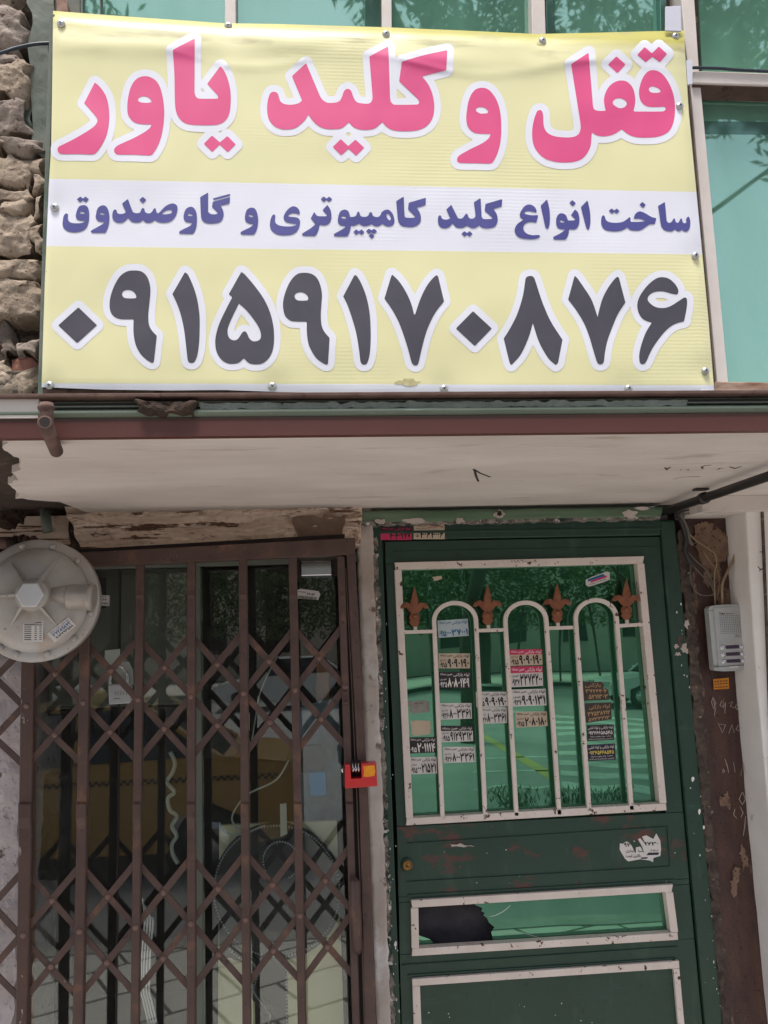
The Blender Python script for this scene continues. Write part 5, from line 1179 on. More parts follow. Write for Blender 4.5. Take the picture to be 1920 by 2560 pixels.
tq = [z8(650, 1406), z8(800, 1404), z8(802, 1424), z8(652, 1426)]
obj('lettering', join(on_quad(fit_text(text_shape('Taba', .03), .02, .38, .0, .95), tq, YK), on_quad(fit_text(text_shape('Electronics', .02), .45, .95, .3, .8), tq, YK)), 'ink', ic)
tq = [z8(800, 1610), z8(854, 1608), z8(856, 1630), z8(802, 1632)]
obj('lettering', join(on_quad(fit_text(text_shape('Taba', .02), .05, .7, .0, .5), tq, YK), stroke([z8(800, 1622), z8(805, 1630), z8(852, 1628), z8(856, 1620)], YK, .001)), 'ink', ic)
for k, y in enumerate((1700, 1765, 1829)):
    s_ = k*5
    obj('name_strip', prism([W(x, yy, YK-.0002) for x, yy in (z8(716+s_, y+10), z8(838+s_*1.3, y+3), z8(842+s_*1.3, y+36), z8(719+s_, y+42))], .001), 'purple_strip', ic)
    for x, yy in ((686+k*7, y+28), (870+k*7, y+20)):
        bt = obj('call_button', lathe(W(*z8(x, yy), YK), (0, -1, 0), [(.0085, -.001), (.0085, .0006), (.0074, .0012), (.0066, .0012), (.0066, .0045), (.005, .0058)], 18), 'chrome', ic, True)
lbq = [z8(750, 1905), z8(830, 1896), z8(832, 1916), z8(752, 1920)]
obj('name_label', qp(lbq, YI-.0068, .001), 'paper_white', ic)

# conduit and cable clutter under the canopy
c0, c1 = WZ(1664, 1278, ZS-.03), WZ(1905, 1196, ZS-.03)
cdir = (c1-c0).normalized()
cn = thing('black_conduit', 'black conduit pipe clipped under the canopy running toward the street', 'pipe', tuple(c0))
obj('pipe', tube([c0, c0+cdir*1.1], .0135, 14), 'black_plastic', cn, True)
obj('clip', lathe(c0+cdir*.245, cdir, [(.018, 0), (.018, .022)], 16), 'black_plastic', cn, True)
obj('clip_base', box(*(lambda q: (q.x-.03, q.x+.012, q.y-.012, q.y+.012, ZS-.006, ZS))(c0+cdir*.26)), 'black_plastic', cn)
def cab(name, label, pts, r, m_, group=None):
    P = catmull([W(a, b, y) for a, b, y in pts], 6); o = tag(obj(name, tube(P, r, 8), m_, None, True), label, 'cable', group); return o
cab('dark_cable', 'thick dark cable bundle hanging down beside the top of the green door frame', [(1694, 1280, -.03), (1706, 1310, -.03), (1716, 1345, -.025), (1712, 1372, -.02), (1722, 1398, -.02), (1732, 1420, -.015)], .008, 'black_plastic')
cab('dark_cable', 'grey cable falling next to the thick bundle above the intercom', [(1700, 1284, -.035), (1718, 1324, -.03), (1724, 1352, -.025), (1732, 1362, -.02)], .006, 'cable_grey')
cab('thin_wire', 'thin grey wire making the widest loop down to the intercom', [(1722, 1386, -.02), (1726, 1412, -.02), (1727, 1450, -.02), (1736, 1474, -.02), (1752, 1487, -.018), (1778, 1488, -.015), (1790, 1478, -.015)], .0022, 'cable_grey')
cab('thin_wire', 'thin beige wire arching over the cement patch to the intercom', [(1716, 1326, -.03), (1738, 1350, -.025), (1766, 1368, -.02), (1786, 1384, -.018), (1792, 1408, -.018), (1786, 1440, -.018), (1788, 1512, -.015)], .0026, 'cable_beige')
cab('thin_wire', 'grey wire crossing down from the bundle to the middle of the cement patch', [(1720, 1380, -.022), (1740, 1402, -.02), (1764, 1424, -.02), (1780, 1452, -.018), (1786, 1490, -.015)], .0022, 'cable_grey')
cab('thin_wire', 'grey wire lying just below the middle one above the intercom', [(1722, 1390, -.022), (1736, 1416, -.02), (1754, 1438, -.02), (1776, 1460, -.018), (1788, 1490, -.015)], .0022, 'cable_grey')
cab('thin_wire', 'short beige wire over the lower right of the cement patch', [(1758, 1378, -.012), (1776, 1406, -.012), (1796, 1434, -.012), (1798, 1462, -.012), (1792, 1500, -.012)], .002, 'cable_beige')
cab('beige_cable', 'thick beige cable coming down beside the white pilaster into the intercom', [(1848, 1262, -.03), (1845, 1310, -.03), (1842, 1356, -.03), (1834, 1398, -.03), (1816, 1434, -.03), (1806, 1462, -.03), (1806, 1512, -.02)], .0045, 'cable_beige')
cab('thin_wire', 'thin wire strung sideways under the canopy corner', [(1700, 1286, -.06), (1760, 1278, -.08), (1830, 1262, -.1), (1875, 1250, -.12)], .0022, 'cable_grey')
cab('thin_wire', 'second wire strung sideways just under the canopy corner to the pilaster', [(1690, 1282, -.05), (1750, 1268, -.08), (1815, 1248, -.1), (1862, 1246, -.12), (1900, 1244, -.15)], .0028, 'black_plastic')
cab('thin_wire', 'black wire curving down the far right of the white pilaster', [(1895, 1248, -.15), (1904, 1264, -.15), (1912, 1272, -.15), (1930, 1274, -.15)], .0028, 'black_plastic')
jb = tag(obj('junction_clip', qp([(1796, 1254), (1818, 1250), (1819, 1262), (1797, 1266)], -.1, .02), 'pilaster', None, False, .001), 'small white cable clip under the canopy corner', 'clip')

# ------------------------------------------------------------------ banner
bn = thing('shop_banner', 'yellow and white printed shop banner with big pink, navy and grey Persian lettering', 'banner', tuple(W(950, 985, YM)))
TOPL = [(133, 27), (300, 40), (560, 58), (700, 60), (960, 68), (1150, 76), (1340, 85), (1480, 82), (1711, 76)]
BOTL = [(104, 968), (260, 974), (420, 976), (560, 975), (700, 980), (950, 984), (1400, 984), (1786, 979)]
LFT = [(133, 27), (131, 200), (128, 380), (122, 480), (112, 720), (104, 968)]
RGT = [(1711, 76), (1722, 260), (1750, 560), (1772, 800), (1786, 979)]
def lxy(line, x):
    for (x0, y0), (x1, y1) in zip(line, line[1:]):
        if x <= x1 or (x1, y1) == line[-1]: return y0+(y1-y0)*(x-x0)/(x1-x0)
SCREWS = [(153, 60), (571, 66), (965, 86), (1356, 103), (1688, 92), (1699, 266), (1738, 640), (1763, 928), (1571, 972), (1110, 972), (681, 966), (124, 964), (137, 519)]
def disp(x, y):
    """how far the sheet stands toward the viewer at a point (metres)"""
    t = y-lxy(TOPL, min(max(x, 133), 1711)); b = lxy(BOTL, min(max(x, 104), 1786))-y
    h = .0022*noise.noise(Vector((x*.0045, y*.007, 3)))+.0010*noise.noise(Vector((x*.015, y*.01, 8)))
    fold = math.exp(-((t-62-14*math.sin(x*.0065))/26)**2)*.0045*(.6+.6*noise.noise(Vector((x*.006, 1, 2))))
    h += fold
    h += .0014*math.exp(-((t-88-20*math.sin(x*.011+1))/9)**2)*(1 if 1000 < x < 1500 or 560 < x < 760 else .4)
    for sx, sy in SCREWS: 
        r2 = ((x-sx)**2+(y-sy)**2)
        if r2 < 14400: h -= .0035*math.exp(-r2/1500)
    if t < 26: h -= .026*((26-t)/26)**1.6
    if b < 16: h -= .003*((16-b)/16)
    l = x-lx(LFT, max(27, min(968, y))); r = lx(RGT, max(76, min(979, y)))-x
    if l < 8: h -= .004*(8-l)/8
    if r < 26: h -= .006*((26-r)/26)**2
    return h
def onb(off):
    return lambda x, y: W(x, y, YM-disp(x, y)-off)
NXB, NYB = 150, 92
V, F, UV = [], [], []
for j in range(NYB+1):
    for i in range(NXB+1):
        u = i/NXB; v = j/NYB; v = v if v > .06 else v
        y_mid = lerp(50, 975, v); x = lerp(lx(LFT, y_mid), lx(RGT, max(76, y_mid)), u)
        yt, yb = lxy(TOPL, min(max(x, 133), 1711)), lxy(BOTL, min(max(x, 104), 1786))
        y = lerp(yt, yb, v); V.append(onb(0)(x, y))
        st0 = 447+(x-124)*.0204; st1 = 615+(x-119)*.0129
        UV.append(((y-(958+(x-104)*.003))*.01, (y-st0)/(st1-st0)))
for j in range(NYB):
    for i in range(NXB): a = j*(NXB+1)+i; F.append((a, a+NXB+1, a+NXB+2, a+1))
def banner_mat():
    m = bpy.data.materials.new('printed_banner_sheet'); m.use_nodes = True; N = m.node_tree.nodes; L = m.node_tree.links
    b = N['Principled BSDF']; b.inputs['Roughness'].default_value = .42; b.inputs['Specular IOR Level'].default_value = .4
    uv = N.new('ShaderNodeUVMap'); sp = N.new('ShaderNodeSeparateXYZ'); L.new(uv.outputs[0], sp.inputs[0])
    g = N.new('ShaderNodeNewGeometry')
    def step(sock, a, w_=.004):
        r = N.new('ShaderNodeMapRange'); r.inputs[1].default_value = a-w_; r.inputs[2].default_value = a+w_; L.new(sock, r.inputs[0]); return r.outputs[0]
    def mx(f, a, c):
        x = N.new('ShaderNodeMix'); x.data_type = 'RGBA'; L.new(f, x.inputs[0])
        for k, s_ in ((6, a), (7, c)):
            if isinstance(s_, tuple): x.inputs[k].default_value = s_
            else: L.new(s_, x.inputs[k])
        return x.outputs[2]
    def nz(sc, st=(1, 1, 1), det=5):
        mp = N.new('ShaderNodeMapping'); mp.inputs['Scale'].default_value = st; L.new(g.outputs['Position'], mp.inputs[0])
        n_ = N.new('ShaderNodeTexNoise'); n_.inputs['Scale'].default_value = sc; n_.inputs['Detail'].default_value = det; L.new(mp.outputs[0], n_.inputs[0]); return n_.outputs[0]
    yel = mx(nz(2.2), srgb(228, 222, 170), srgb(232, 227, 183))
    # deeper, darker yellow on the turned-over top
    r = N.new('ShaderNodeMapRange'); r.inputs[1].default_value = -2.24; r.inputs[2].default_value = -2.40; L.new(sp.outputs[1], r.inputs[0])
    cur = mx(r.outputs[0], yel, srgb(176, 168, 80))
    # soot smudges in a belt below the fold
    r1 = N.new('ShaderNodeMapRange'); r1.inputs[1].default_value = -1.85; r1.inputs[2].default_value = -2.15; L.new(sp.outputs[1], r1.inputs[0])
    r2 = step(nz(9, (.7, 1, 3), 8), .6, .07)
    mu = N.new('ShaderNodeMath'); mu.operation = 'MULTIPLY'; L.new(r1.outputs[0], mu.inputs[0]); L.new(r2, mu.inputs[1])
    mu2 = N.new('ShaderNodeMath'); mu2.operation = 'MULTIPLY'; mu2.inputs[1].default_value = .55; L.new(mu.outputs[0], mu2.inputs[0])
    cur = mx(mu2.outputs[0], cur, srgb(160, 152, 112))
    a = step(sp.outputs[1], 0); c = step(sp.outputs[1], 1)
    s_ = N.new('ShaderNodeMath'); s_.operation = 'SUBTRACT'; L.new(a, s_.inputs[0]); L.new(c, s_.inputs[1])
    cur = mx(s_.outputs[0], cur, srgb(230, 230, 240))
    cur = mx(step(sp.outputs[0], 0, .01), cur, srgb(230, 230, 240))
    cur = mx(step(nz(60, (1, 1, 1), 3), .78, .01), cur, srgb(150, 140, 120))
    L.new(cur, b.inputs['Base Color'])
    w_ = N.new('ShaderNodeTexWave'); w_.wave_type = 'BANDS'; w_.bands_direction = 'Z'; w_.inputs['Scale'].default_value = 38; w_.inputs['Distortion'].default_value = .4
    L.new(g.outputs['Position'], w_.inputs[0])
    n2 = N.new('ShaderNodeMapRange'); n2.inputs[1].default_value = .46; n2.inputs[2].default_value = .72; L.new(nz(2.5, (1, 1, 1.4)), n2.inputs[0])
    m3 = N.new('ShaderNodeMath'); m3.operation = 'MULTIPLY'; L.new(w_.outputs['Fac'], m3.inputs[0]); L.new(n2.outputs[0], m3.inputs[1])
    bp = N.new('ShaderNodeBump'); bp.inputs['Strength'].default_value = .16; bp.inputs['Distance'].default_value = .0012; L.new(m3.outputs[0], bp.inputs['Height']); L.new(bp.outputs[0], b.inputs['Normal'])
    return m
MT['banner'] = banner_mat()
sh = obj('sheet', (V, F), 'banner', bn, True)
ul = sh.data.uv_layers.new(name='UVMap'); 
for lp_ in sh.data.loops: ul.data[lp_.index].uv = UV[lp_.vertex_index]
st_ = 3.0
def place_letters(group, material, name, outline=None, iso=0.0, off=.0009):
    for k, (org, strs) in enumerate(group):
        polys = [parse(s_, *org) for s_ in strs]
        D, x0, y0 = region_of(polys, max(iso, outline or 0), None, st_)
        if outline:
            o = obj('white_outline', fill_region(D, x0, y0, st_, outline, onb(off*.45+.00006*(k % 3))), 'white_print', bn, True)
        obj(name, fill_region(D, x0, y0, st_, iso, onb(off)), material, bn, True)
place_letters(PINK, 'pink_print', 'pink_lettering', 17.0)
place_letters(GREY, 'grey_print', 'grey_numeral', 16.5)
st_ = 2.0
place_letters(NAVY, 'navy_print', 'navy_lettering')
sc_head = lathe((0, 0, 0), (0, -1, 0), [(.0088, 0), (.0086, .002), (.0066, .0048), (.003, .006)], 16)
for k, (x, y) in enumerate(SCREWS):
    p = W(x, y, YM-disp(x, y)-.0012)
    hd = obj('screw', ([v+p for v in sc_head[0]], sc_head[1]), 'screw', bn, True)
    a = k*1.3; q = Vector((math.cos(a), 0, math.sin(a))); r_ = Vector((-q.z, 0, q.x)); cpt = p+Vector((0, -.0062, 0)); V, F = [], []
    for u_, v_ in ((q, r_), (r_, q)):
        n = len(V)
        for s1, s2, dy in ((-1, -1, 0), (1, -1, 0), (1, 1, 0), (-1, 1, 0), (-1, -1, .002), (1, -1, .002), (1, 1, .002), (-1, 1, .002)): V.append(cpt+u_*.0032*s1+v_*.0009*s2+Vector((0, dy-(0 if u_ is q else .0002), 0)))
        F += [tuple(i+n for i in t) for t in ((0, 1, 2, 3), (0, 4, 5, 1), (1, 5, 6, 2), (2, 6, 7, 3), (3, 7, 4, 0))]
    obj('screw_cross', (V, F), 'screw_dark', hd)
for cx, cy, rx, ry in ((1352, 108, 9, 5), (1022, 956, 34, 8), (676, 971, 8, 3)):
    obj('smudge', fill_region(*region_of([[Vector(q) for q in blob_poly(cx, cy, rx, ry, 20, .45, cx)]], 0, None, 2.0), 2.0, 0, onb(.0006)), mat('soot_smudge', srgb(168, 158, 116), srgb(204, 196, 150), 90, rough=.8), bn)
# frame behind the banner
obj('side_frame', qp([(124, 34), (136, 34), (108, 985), (93, 1003)], YM+.012, .075), 'green_plaster', bn, False, .002)
obj('bottom_frame', qp([(96, 972), (1796, 976), (1796, 988), (98, 990)], YM+.014, .05), 'rust_steel', bn, False, .002)
obj('corner_foot', qp([(94, 985), (140, 985), (152, 1010), (128, 1016), (92, 1012)], YM+.008, .06), 'rust_steel', bn, False, .002)
obj('backing', qp([(140, 60), (1708, 100), (1780, 972), (112, 962)], YM+.03, .02), 'moulding_dark', bn)
for q in ([(1664, 16), (1702, 14), (1704, 78), (1664, 76)], [(1716, 150), (1731, 150), (1732, 210), (1720, 211)]):
    obj('plastic_packing', qp(q, YM+.004, .004), 'lavender_card', bn, False, .0008)
obj('hem_tab', qp([(1751, 972), (1782, 974), (1781, 981), (1753, 980)], YM-.006, .002), 'white_print', bn)

# ------------------------------------------------------------------ upper glazing
YU = YM+.06
ug = thing('upper_glazing', 'turquoise mirrored glazing with cream metal frames above the canopy', 'window', tuple(W(1800, 960, YU)))
def up(name, pts, y, dep, m_, bev=.002): return obj(name, qp(pts, y, dep), m_, ug, False, bev)
up('pane', [(176, -160), (930, -160), (930, 120), (176, 90)], YU+.03, .006, 'sky_glass', 0)
up('pane', [(932, -160), (1660, -160), (1660, 120), (932, 110)], YU+.032, .006, 'sky_glass', 0)
up('pane', [(1738, -160), (2150, -160), (2150, 200), (1756, 185)], YU+.03, .006, 'sky_glass', 0)
up('pane', [(1750, 225), (2150, 232), (2200, 975), (1800, 968)], YU+.034, .006, 'sky_glass', 0)
for q in ([(562, -160), (588, -160), (590, 90), (562, 90)], [(953, -160), (978, -160), (980, 110), (955, 110)], [(1326, -160), (1358, -160), (1366, 130), (1331, 130)]):
    up('mullion', q, YU+.0, .04, 'cream_frame')
for q in ([(914, -160), (951, -160), (953, 110), (914, 110)], [(1360, -160), (1384, -160), (1388, 130), (1368, 130)], [(1646, -160), (1664, -160), (1668, 130), (1652, 130)]):
    up('sash', q, YU+.012, .03, 'sash_glass')
for q in ([(200, -160), (206, -160), (207, 90), (201, 90)], [(248, -160), (251, -160), (252, 90), (249, 90)]):
    up('sash', q, YU+.018, .02, 'moulding_dark')
up('side_sash', [(136, -160), (200, -160), (200, 90), (136, 90)], YU+.016, .03, 'green_plaster')
up('corner_post', [(1690, -160), (1726, -160), (1748, 176), (1752, 215), (1822, 966), (1794, 966), (1726, 215), (1712, 100)], YU-.02, .06, 'cream_frame')
up('post_return', [(1716, 215), (1727, 215), (1795, 985), (1784, 985)], YU-.012, .06, 'rust_steel')
up('transom', [(1733, 176), (2150, 190), (2150, 222), (1733, 208)], YU-.03, .06, 'cream_frame', .003)
up('transom_shadow_gap', [(1733, 208.5), (2150, 222.5), (2150, 226), (1733, 214)], YU-.026, .05, 'rust_steel', 0)
up('inner_rail', [(1750, 212), (2150, 226), (2150, 240), (1750, 229)], YU+.022, .02, 'moulding')
up('inner_gasket', [(1750, 229.5), (2150, 240.5), (2150, 246), (1750, 236)], YU+.024, .02, 'gate_dark', 0)
up('sill_rail', [(1788, 953), (2200, 960), (2200, 984), (1784, 980)], YU-.026, .06, 'rust_frame', .003)
up('reflection_band', [(1752, 303), (2150, 308), (2150, 338), (1756, 335)], YU+.0335, .0006, 'sash_glass', 0)  # thin dark strip laid on the pane, standing in for a mirrored beam
up('rusty_bracket', [(140, -40), (168, 4), (170, 30), (141, 30)], YU-.02, .03, 'rust_frame')
up('header', [(100, -260), (2200, -260), (2200, -162), (100, -162)], YU-.01, .1, 'cream_frame')
up('rear_wall', [(100, -260), (2300, -260), (2300, 1000), (100, 1000)], YU+.2, .2, 'cavity', 0)
def cable2(name, label, pts, r, m_):
    P = catmull([W(a, b, y) for a, b, y in pts], 8); return tag(obj(name, tube(P, r, 10), m_, None, True), label, 'cable')
cable2('blue_cable', 'dark blue cable sagging off the left side of the banner past the stones', [(-120, 168, YU-.05), (0, 133, YU-.05), (40, 120, YU-.045), (90, 110, YU-.04), (134, 108, YU-.03)], .0038, 'cable_blue')
cable2('blue_cable', 'dark blue cable lying along the cream transom at the right of the banner', [(1732, 169, YU-.035), (1800, 171, YU-.035), (1870, 176, YU-.035), (2150, 188, YU-.035)], .0036, 'cable_blue')

# ------------------------------------------------------------------ rubble masonry left of the banner
YW = YM+.10
ms = thing('stone_wall', 'rough wall of rounded brown stones and crumbling mortar left of the banner', 'wall', tuple(W(40, 1000, YW)))
obj('mortar', relief([(-330, -200), (124, -200), (98, 1010), (-330, 1010)], YW+.03, 90, 220, .03, 22, .0, .3, ridge=.02), 'mortar', ms)
obj('plaster_strip', relief([(68, -200), (128, -200), (122, 405), (78, 372)], YW-.035, 12, 90, .006, 7, .02, .1), 'green_plaster', ms)['label'] = 'grey green plaster strip beside the banner frame'
obj('plaster_strip', relief([(62, 190), (80, 200), (84, 350), (66, 330)], YW-.03, 6, 24, .01, 14, .02, .1), 'green_plaster', ms)
def stone(x0, y0, x1, y1, m_='stone', y=YW-.035, amp=.0085, seed=0, sk=0):
    pw_, ph = x1-x0, y1-y0; nx, ny = max(8, int(pw_/2.6)), max(6, int(ph/2.6))
    return obj('stone' if m_ != 'brick' else 'brick', relief([(x0, y0+sk), (x1, y0), (x1, y1), (x0, y1+sk)], y, nx, ny, amp, 22, .034, .09, bulge=.020, seed=seed, ridge=.004), m_, ms, True)
STN = [(-90, -120, 30, 20), (-100, 26, 62, 132), (-90, 140, 50, 172), (-100, 168, 68, 250), (-100, 258, 74, 346), (-80, 352, 34, 372), (30, 356, 100, 392), (-100, 400, 88, 474), (-100, 478, 82, 514), (4, 516, 66, 545),
       (-100, 546, 87, 648), (92, 398, 112, 440), (90, 445, 112, 490), (90, 500, 112, 556), (88, 560, 110, 640), (-100, 654, 98, 706), (-100, 702, 98, 798), (-100, 905, 20, 960), (-20, 930, 76, 990), (44, 858, 100, 892)]
for k, (a, b, c_, d_) in enumerate(STN): stone(a, b, c_, d_, 'stone2' if k in (1, 2, 4, 6, 19) else 'stone', seed=k*3.3, sk=(k % 3-1)*6)
stone(34, 897, 98, 944, 'brick', YW-.02, .005, 50)
stone(-60, 808, 8, 900, 'brick', YW+.0, .01, 60)
obj('mortar_drip', relief([(12, 812), (26, 810), (34, 930), (10, 932)], YW-.03, 6, 30, .02, 20, .03, .04), 'mortar', ms, True)
obj('mortar_lump', relief([(-60, 940), (60, 930), (90, 990), (-60, 1006)], YW-.04, 26, 14, .03, 12, .02, .1), 'mortar', ms, True)
obj('edge_slab', box(XL, W(98, 1000, YF).x, YF-.004, YF+.3, W(60, 1046, YF).z, W(60, 998, YF).z), 'soffit', ms)

GROUNDED = False
# ================================================================== the street behind the viewer (seen only mirrored in the glass)
MT['taxi'] = mat('yellow_car_paint', srgb(178, 134, 60), None, rough=.3, coat=.6)
MT['car_glass'] = mat('car_glass', srgb(30, 36, 40), None, rough=.08)
MT['white_car'] = mat('white_car_paint', srgb(214, 214, 212), None, rough=.3, coat=.6)
MT['bark'] = mat('bark', srgb(74, 62, 52), srgb(58, 48, 40), 12, rough=1)
MT['leaf'] = mat('leaf', srgb(70, 92, 44), srgb(92, 110, 56), 6, rough=.6)
MT['facade'] = mat('far_facade', srgb(200, 190, 178), srgb(186, 176, 164), .8, rough=.9)
def car(label, x, y, heading, paint, group=None, taxi=False):
    """saloon 4.4 m long, nose toward -x"""
    t = thing('parked_taxi' if taxi else 'parked_car', label, 'taxi' if taxi else 'car', (x, y, GZ-.15), group)
    def P(pr, y0, y1, inset=0):
        n = len(pr); V = [Vector((x+a, y+y0, GZ-.15+b)) for a, b in pr]+[Vector((x+a, y+y1, GZ-.15+b)) for a, b in pr]
        cap = [tuple(q) for q in tessellate_polygon([[Vector((a, b, 0)) for a, b in pr]])]
        return V, cap+[tuple(i+n for i in q) for q in cap]+[(i, i+n, (i+1) % n+n, (i+1) % n) for i in range(n)]
    side = [(-2.2, .35), (-2.2, .62), (-2.05, .78), (-1.1, .92), (-.95, .96), (1.45, 1.0), (2.1, .95), (2.2, .8), (2.2, .35), (1.75, .28), (1.7, .5), (1.4, .64), (1.1, .5), (1.02, .25), (-1.05, .25), (-1.12, .5), (-1.4, .64), (-1.7, .5), (-1.76, .28)]
    body = obj('body', P(side, -.82, .82), paint, t, False, .03)
    cab_ = [(-1.0, .95), (-.35, 1.42), (.8, 1.45), (1.5, 1.0)]
    V = []
    for s_, ins in ((-1, 0), (1, 0)):
        for a, b in cab_: V.append(Vector((x+a, y+s_*(.78 if b < 1.2 else .6), GZ-.15+b)))
    obj('greenhouse', (V, [(0, 1, 2, 3), (7, 6, 5, 4), (0, 4, 5, 1), (1, 5, 6, 2), (2, 6, 7, 3), (3, 7, 4, 0)]), 'car_glass', t)
    obj('roof', box(x-.4, x+.85, y-.6, y+.6, GZ-.15+1.42, GZ-.15+1.47), paint, t, False, .02)
    for s_ in (-1, 1):
        for a, b in ((cab_[0], cab_[1]), (cab_[2], cab_[3]), ((.25, 1.0), (.22, 1.43))):
            p0 = Vector((x+a[0], y+s_*(.8 if a[1] < 1.2 else .62), GZ-.15+a[1])); p1 = Vector((x+b[0], y+s_*(.8 if b[1] < 1.2 else .62), GZ-.15+b[1]))
            obj('pillar', tube([p0, p1], .03, 6), paint, t)
        obj('mirror', box(x-.85, x-.68, y+s_*.92-.07, y+s_*.92+.07, GZ-.15+.95, GZ-.15+1.08), paint, t, False, .02)
        for cx in (-1.4, 1.4):
            wh = obj('wheel', lathe((x+cx, y+s_*.8, GZ-.15+.3), (0, s_, 0), [(.26, -.18), (.3, -.15), (.3, -.01), (.26, .02), (.18, .02)], 24), 'rubber', t, True)
            obj('rim', lathe((x+cx, y+s_*.8, GZ-.15+.3), (0, s_, 0), [(.18, .0), (.17, .03), (.04, .035)], 16), 'chrome', wh, True)
        obj('headlamp', box(x-2.23, x-2.15, y+s_*.6-.16, y+s_*.6+.16, GZ-.15+.58, GZ-.15+.72), 'pale_plastic', t, False, .01)
        if taxi:
            q = [box(x-1.3+k*.03, x-1.3+k*.03+.03, y+s_*.826-.003, y+s_*.826+.003, GZ-.15+.81+(k % 2)*.022, GZ-.15+.832+(k % 2)*.022) for k in range(110)]
            obj('checker_band', join(*q), 'ink', t)
    if taxi: obj('roof_sign', box(x+.05, x+.3, y-.2, y+.2, GZ-.15+1.47, GZ-.15+1.58), 'road_yellow', t, False, .02)
    return t
car('yellow saloon taxi with a black checker band parked at the kerb', W(750, 1900, 4.9).x-2.2, -5.6, 0, 'taxi', taxi=True)
for k, (cx, cy) in enumerate(((9.6, -18.0), (-0.6, -21.5), (16.5, -22.0), (-8.0, -19.0))):
    car(('white saloon car parked across the street nearest the zebra crossing', 'white saloon car across the street behind the yellow line', 'white saloon car farthest right across the street', 'white saloon car farthest left across the street')[k], cx, cy, 0, 'white_car', 'white cars across the street')
def tree(label, x, y, h, spread, nleaf, seed, z0=GZ-.15, group='street trees behind the viewer', first=.36, thin=1.0, big=1.0):
    rr = random.Random(seed); t = thing('street_tree', label, 'tree', (x, y, z0), group)
    tv, tf, tips = [], [], []
    def grow(p, d, L, r, dep):
        q = p; pts = [p]; 
        for k in range(3):
            d = (d+Vector((rr.uniform(-.22, .22), rr.uniform(-.22, .22), rr.uniform(-.02, .16)))).normalized(); q = q+d*L/3; pts.append(q)
        n = len(tv); v, f = tube(pts, [r, r*.9, r*.78, r*.66], 6 if dep < 3 else 4); tv.extend(v); tf.extend(tuple(i+n for i in a) for a in f)
        if dep >= 3: tips.extend(pts[1:])
        if dep < 5:
            for k in range(3 if dep < 4 else 2):
                a = rr.uniform(0, 2*math.pi); e = Vector((math.cos(a), math.sin(a), rr.uniform(.1, .8)))*spread
                grow(q if k else pts[2], (d+e).normalized(), L*rr.uniform(.62, .8), r*.6, dep+1)
    grow(Vector((x, y, z0)), Vector((0, 0, 1)), h*first, h*.022*thin, 0)
    obj('trunk', (tv, tf), 'bark', t, True)
    V, F = [], []
    for k in range(nleaf):
        p = rr.choice(tips)+Vector((rr.gauss(0, .13), rr.gauss(0, .13), rr.gauss(0, .13)))
        a = Vector((rr.uniform(-1, 1), rr.uniform(-1, 1), rr.uniform(-1, 1))).normalized(); b = a.cross(Vector((rr.uniform(-1, 1), .3, rr.uniform(-1, 1)))).normalized()
        l, w_ = rr.uniform(.05, .1)*big, rr.uniform(.015, .03)*big; n = len(V)
        V += [p-a*l, p+b*w_, p+a*l, p-b*w_]; F.append((n, n+1, n+2, n+3))
    tag(obj('crown', (V, F), 'leaf', t), kind='stuff')
    return t
tree('bare-branched street tree with sparse leaves, nearest the shop', 6.6, -7.6, 11.5, 1.1, 14000, 3, first=.40, thin=.55, big=1.4)
tree('tall sparse street tree just beyond the taxi', -2.9, -7.0, 10.5, 1.15, 16000, 31, first=.34, thin=.5, big=1.4)
tree('slim street tree left of the taxi with a high crown', 2.9, -12.5, 15.5, 1.0, 20000, 37, first=.38, thin=.45, big=1.7)
tree('leafy street tree behind the parked taxi', -7.4, -8.6, 7.5, .9, 9000, 5)
tree('leafy street tree right of the crossing', 9.0, -17.0, 7.5, .9, 8000, 9)
tree('tall street tree across the road', -1.5, -27.5, 10, .9, 14000, 13)
tree('broad street tree far across the road', 6.5, -28, 11, 1.0, 14000, 17)
tree('street tree far left across the road', -10.5, -28, 10, 1.0, 12000, 23)
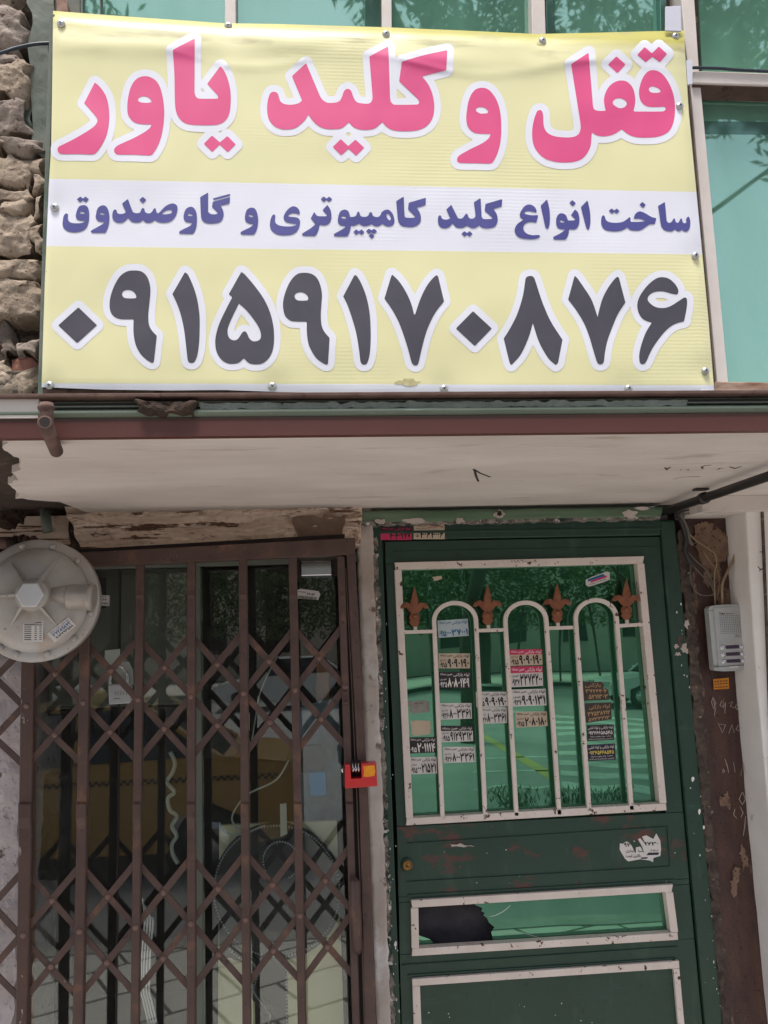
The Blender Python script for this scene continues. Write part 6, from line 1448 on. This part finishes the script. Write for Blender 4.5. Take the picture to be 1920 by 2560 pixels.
for k, (x, y) in enumerate([(mirrored(a_, 2062, GZ).x, mirrored(a_, 2062, GZ).y) for a_ in (1420, 1530, 1290)]):
    t = thing('kerb_shrub', ('low green shrub growing at the kerb, middle of three', 'low green shrub growing at the kerb, right of three', 'low green shrub growing at the kerb, left of three')[k], 'shrub', (x, y, GZ), 'shrubs along the kerb')
    V, F = [], []; rr = random.Random(k)
    for q in range(500):
        a = rr.uniform(0, 6.28); r0 = rr.uniform(0, .16); p = Vector((x+r0*math.cos(a), y+r0*math.sin(a)*.5, GZ)); tt = rr.uniform(.2, 1)
        p = p+Vector((math.cos(a)*.1*tt, math.sin(a)*.05*tt, .34*tt)); dv = Vector((rr.uniform(-1, 1), rr.uniform(-1, 1), 1.2)).normalized()*.03; sv = Vector((rr.uniform(-1, 1), 0, rr.uniform(-1, 1))).normalized()*.006; n = len(V)
        V += [p-dv, p+sv, p+dv, p-sv]; F.append((n, n+1, n+2, n+3))
    obj('leaves', (V, F), 'leaf', t)
    obj('stems', join(*[tube([Vector((x, y, GZ)), Vector((x+rr.uniform(-.2, .2), y+rr.uniform(-.08, .08), GZ+.3))], .004, 5) for _ in range(8)]), 'bark', t)
for k, (x0, x1, h) in enumerate(((-30, -12, 8), (-12, 2, 6.5), (2, 18, 9), (18, 34, 7))):
    bld = thing('far_building', ('pale building farthest left across the street', 'low pale building across the street behind the tall tree', 'tall pale building across the street behind the broad tree', 'pale building farthest right across the street')[k], 'building', ((x0+x1)/2, -35, GZ), 'buildings across the street')
    obj('wall', box(x0, x1-.2, -44, -35, GZ, h), 'facade', bld)
    wv = None
    for c_ in range(int((x1-x0)/3)):
        for r_ in range(int(h/3)):
            cx, cz = x0+1.5+c_*3, 1.6+r_*3
            wv = obj('window', box(cx-.6, cx+.6, -35, -34.93, cz-.7, cz+.7), 'car_glass', bld) if wv is None else copy_at(wv, (cx, -34.965, cz), bld)

hg = thing('roadside_hedge', 'tall loose green hedge in front of the pale buildings across the street', 'hedge', (0, -26.6, GZ))
V, F = [], []; rr = random.Random(77)
for q in range(26000):
    x = rr.uniform(-16, 16); top = 4.6+1.3*noise.noise(Vector((x*.35, 0, 0)))+.6*noise.noise(Vector((x*1.3, 4, 0)))
    z = 1.5+(top-1.5)*rr.random()**.8; p = Vector((x, -26.6+rr.uniform(-.8, .8)+noise.noise(Vector((x*.8, z*.8, 2))), z))
    dv = Vector((rr.uniform(-1, 1), rr.uniform(-1, 1), rr.uniform(-1, 1))).normalized()*.13; sv = Vector((rr.uniform(-1, 1), rr.uniform(-1, 1), rr.uniform(-1, 1))).normalized()*.06; n = len(V)
    V += [p-dv, p+sv, p+dv, p-sv]; F.append((n, n+1, n+2, n+3))
tag(obj('leaves', (V, F), 'leaf', hg), kind='stuff')
obj('stems', join(*[tube([Vector((x, -26.6, GZ)), Vector((x+rr.uniform(-.4, .4), -26.6, 3.2))], .05, 5) for x in [k*1.6-15 for k in range(20)]]), 'bark', hg)
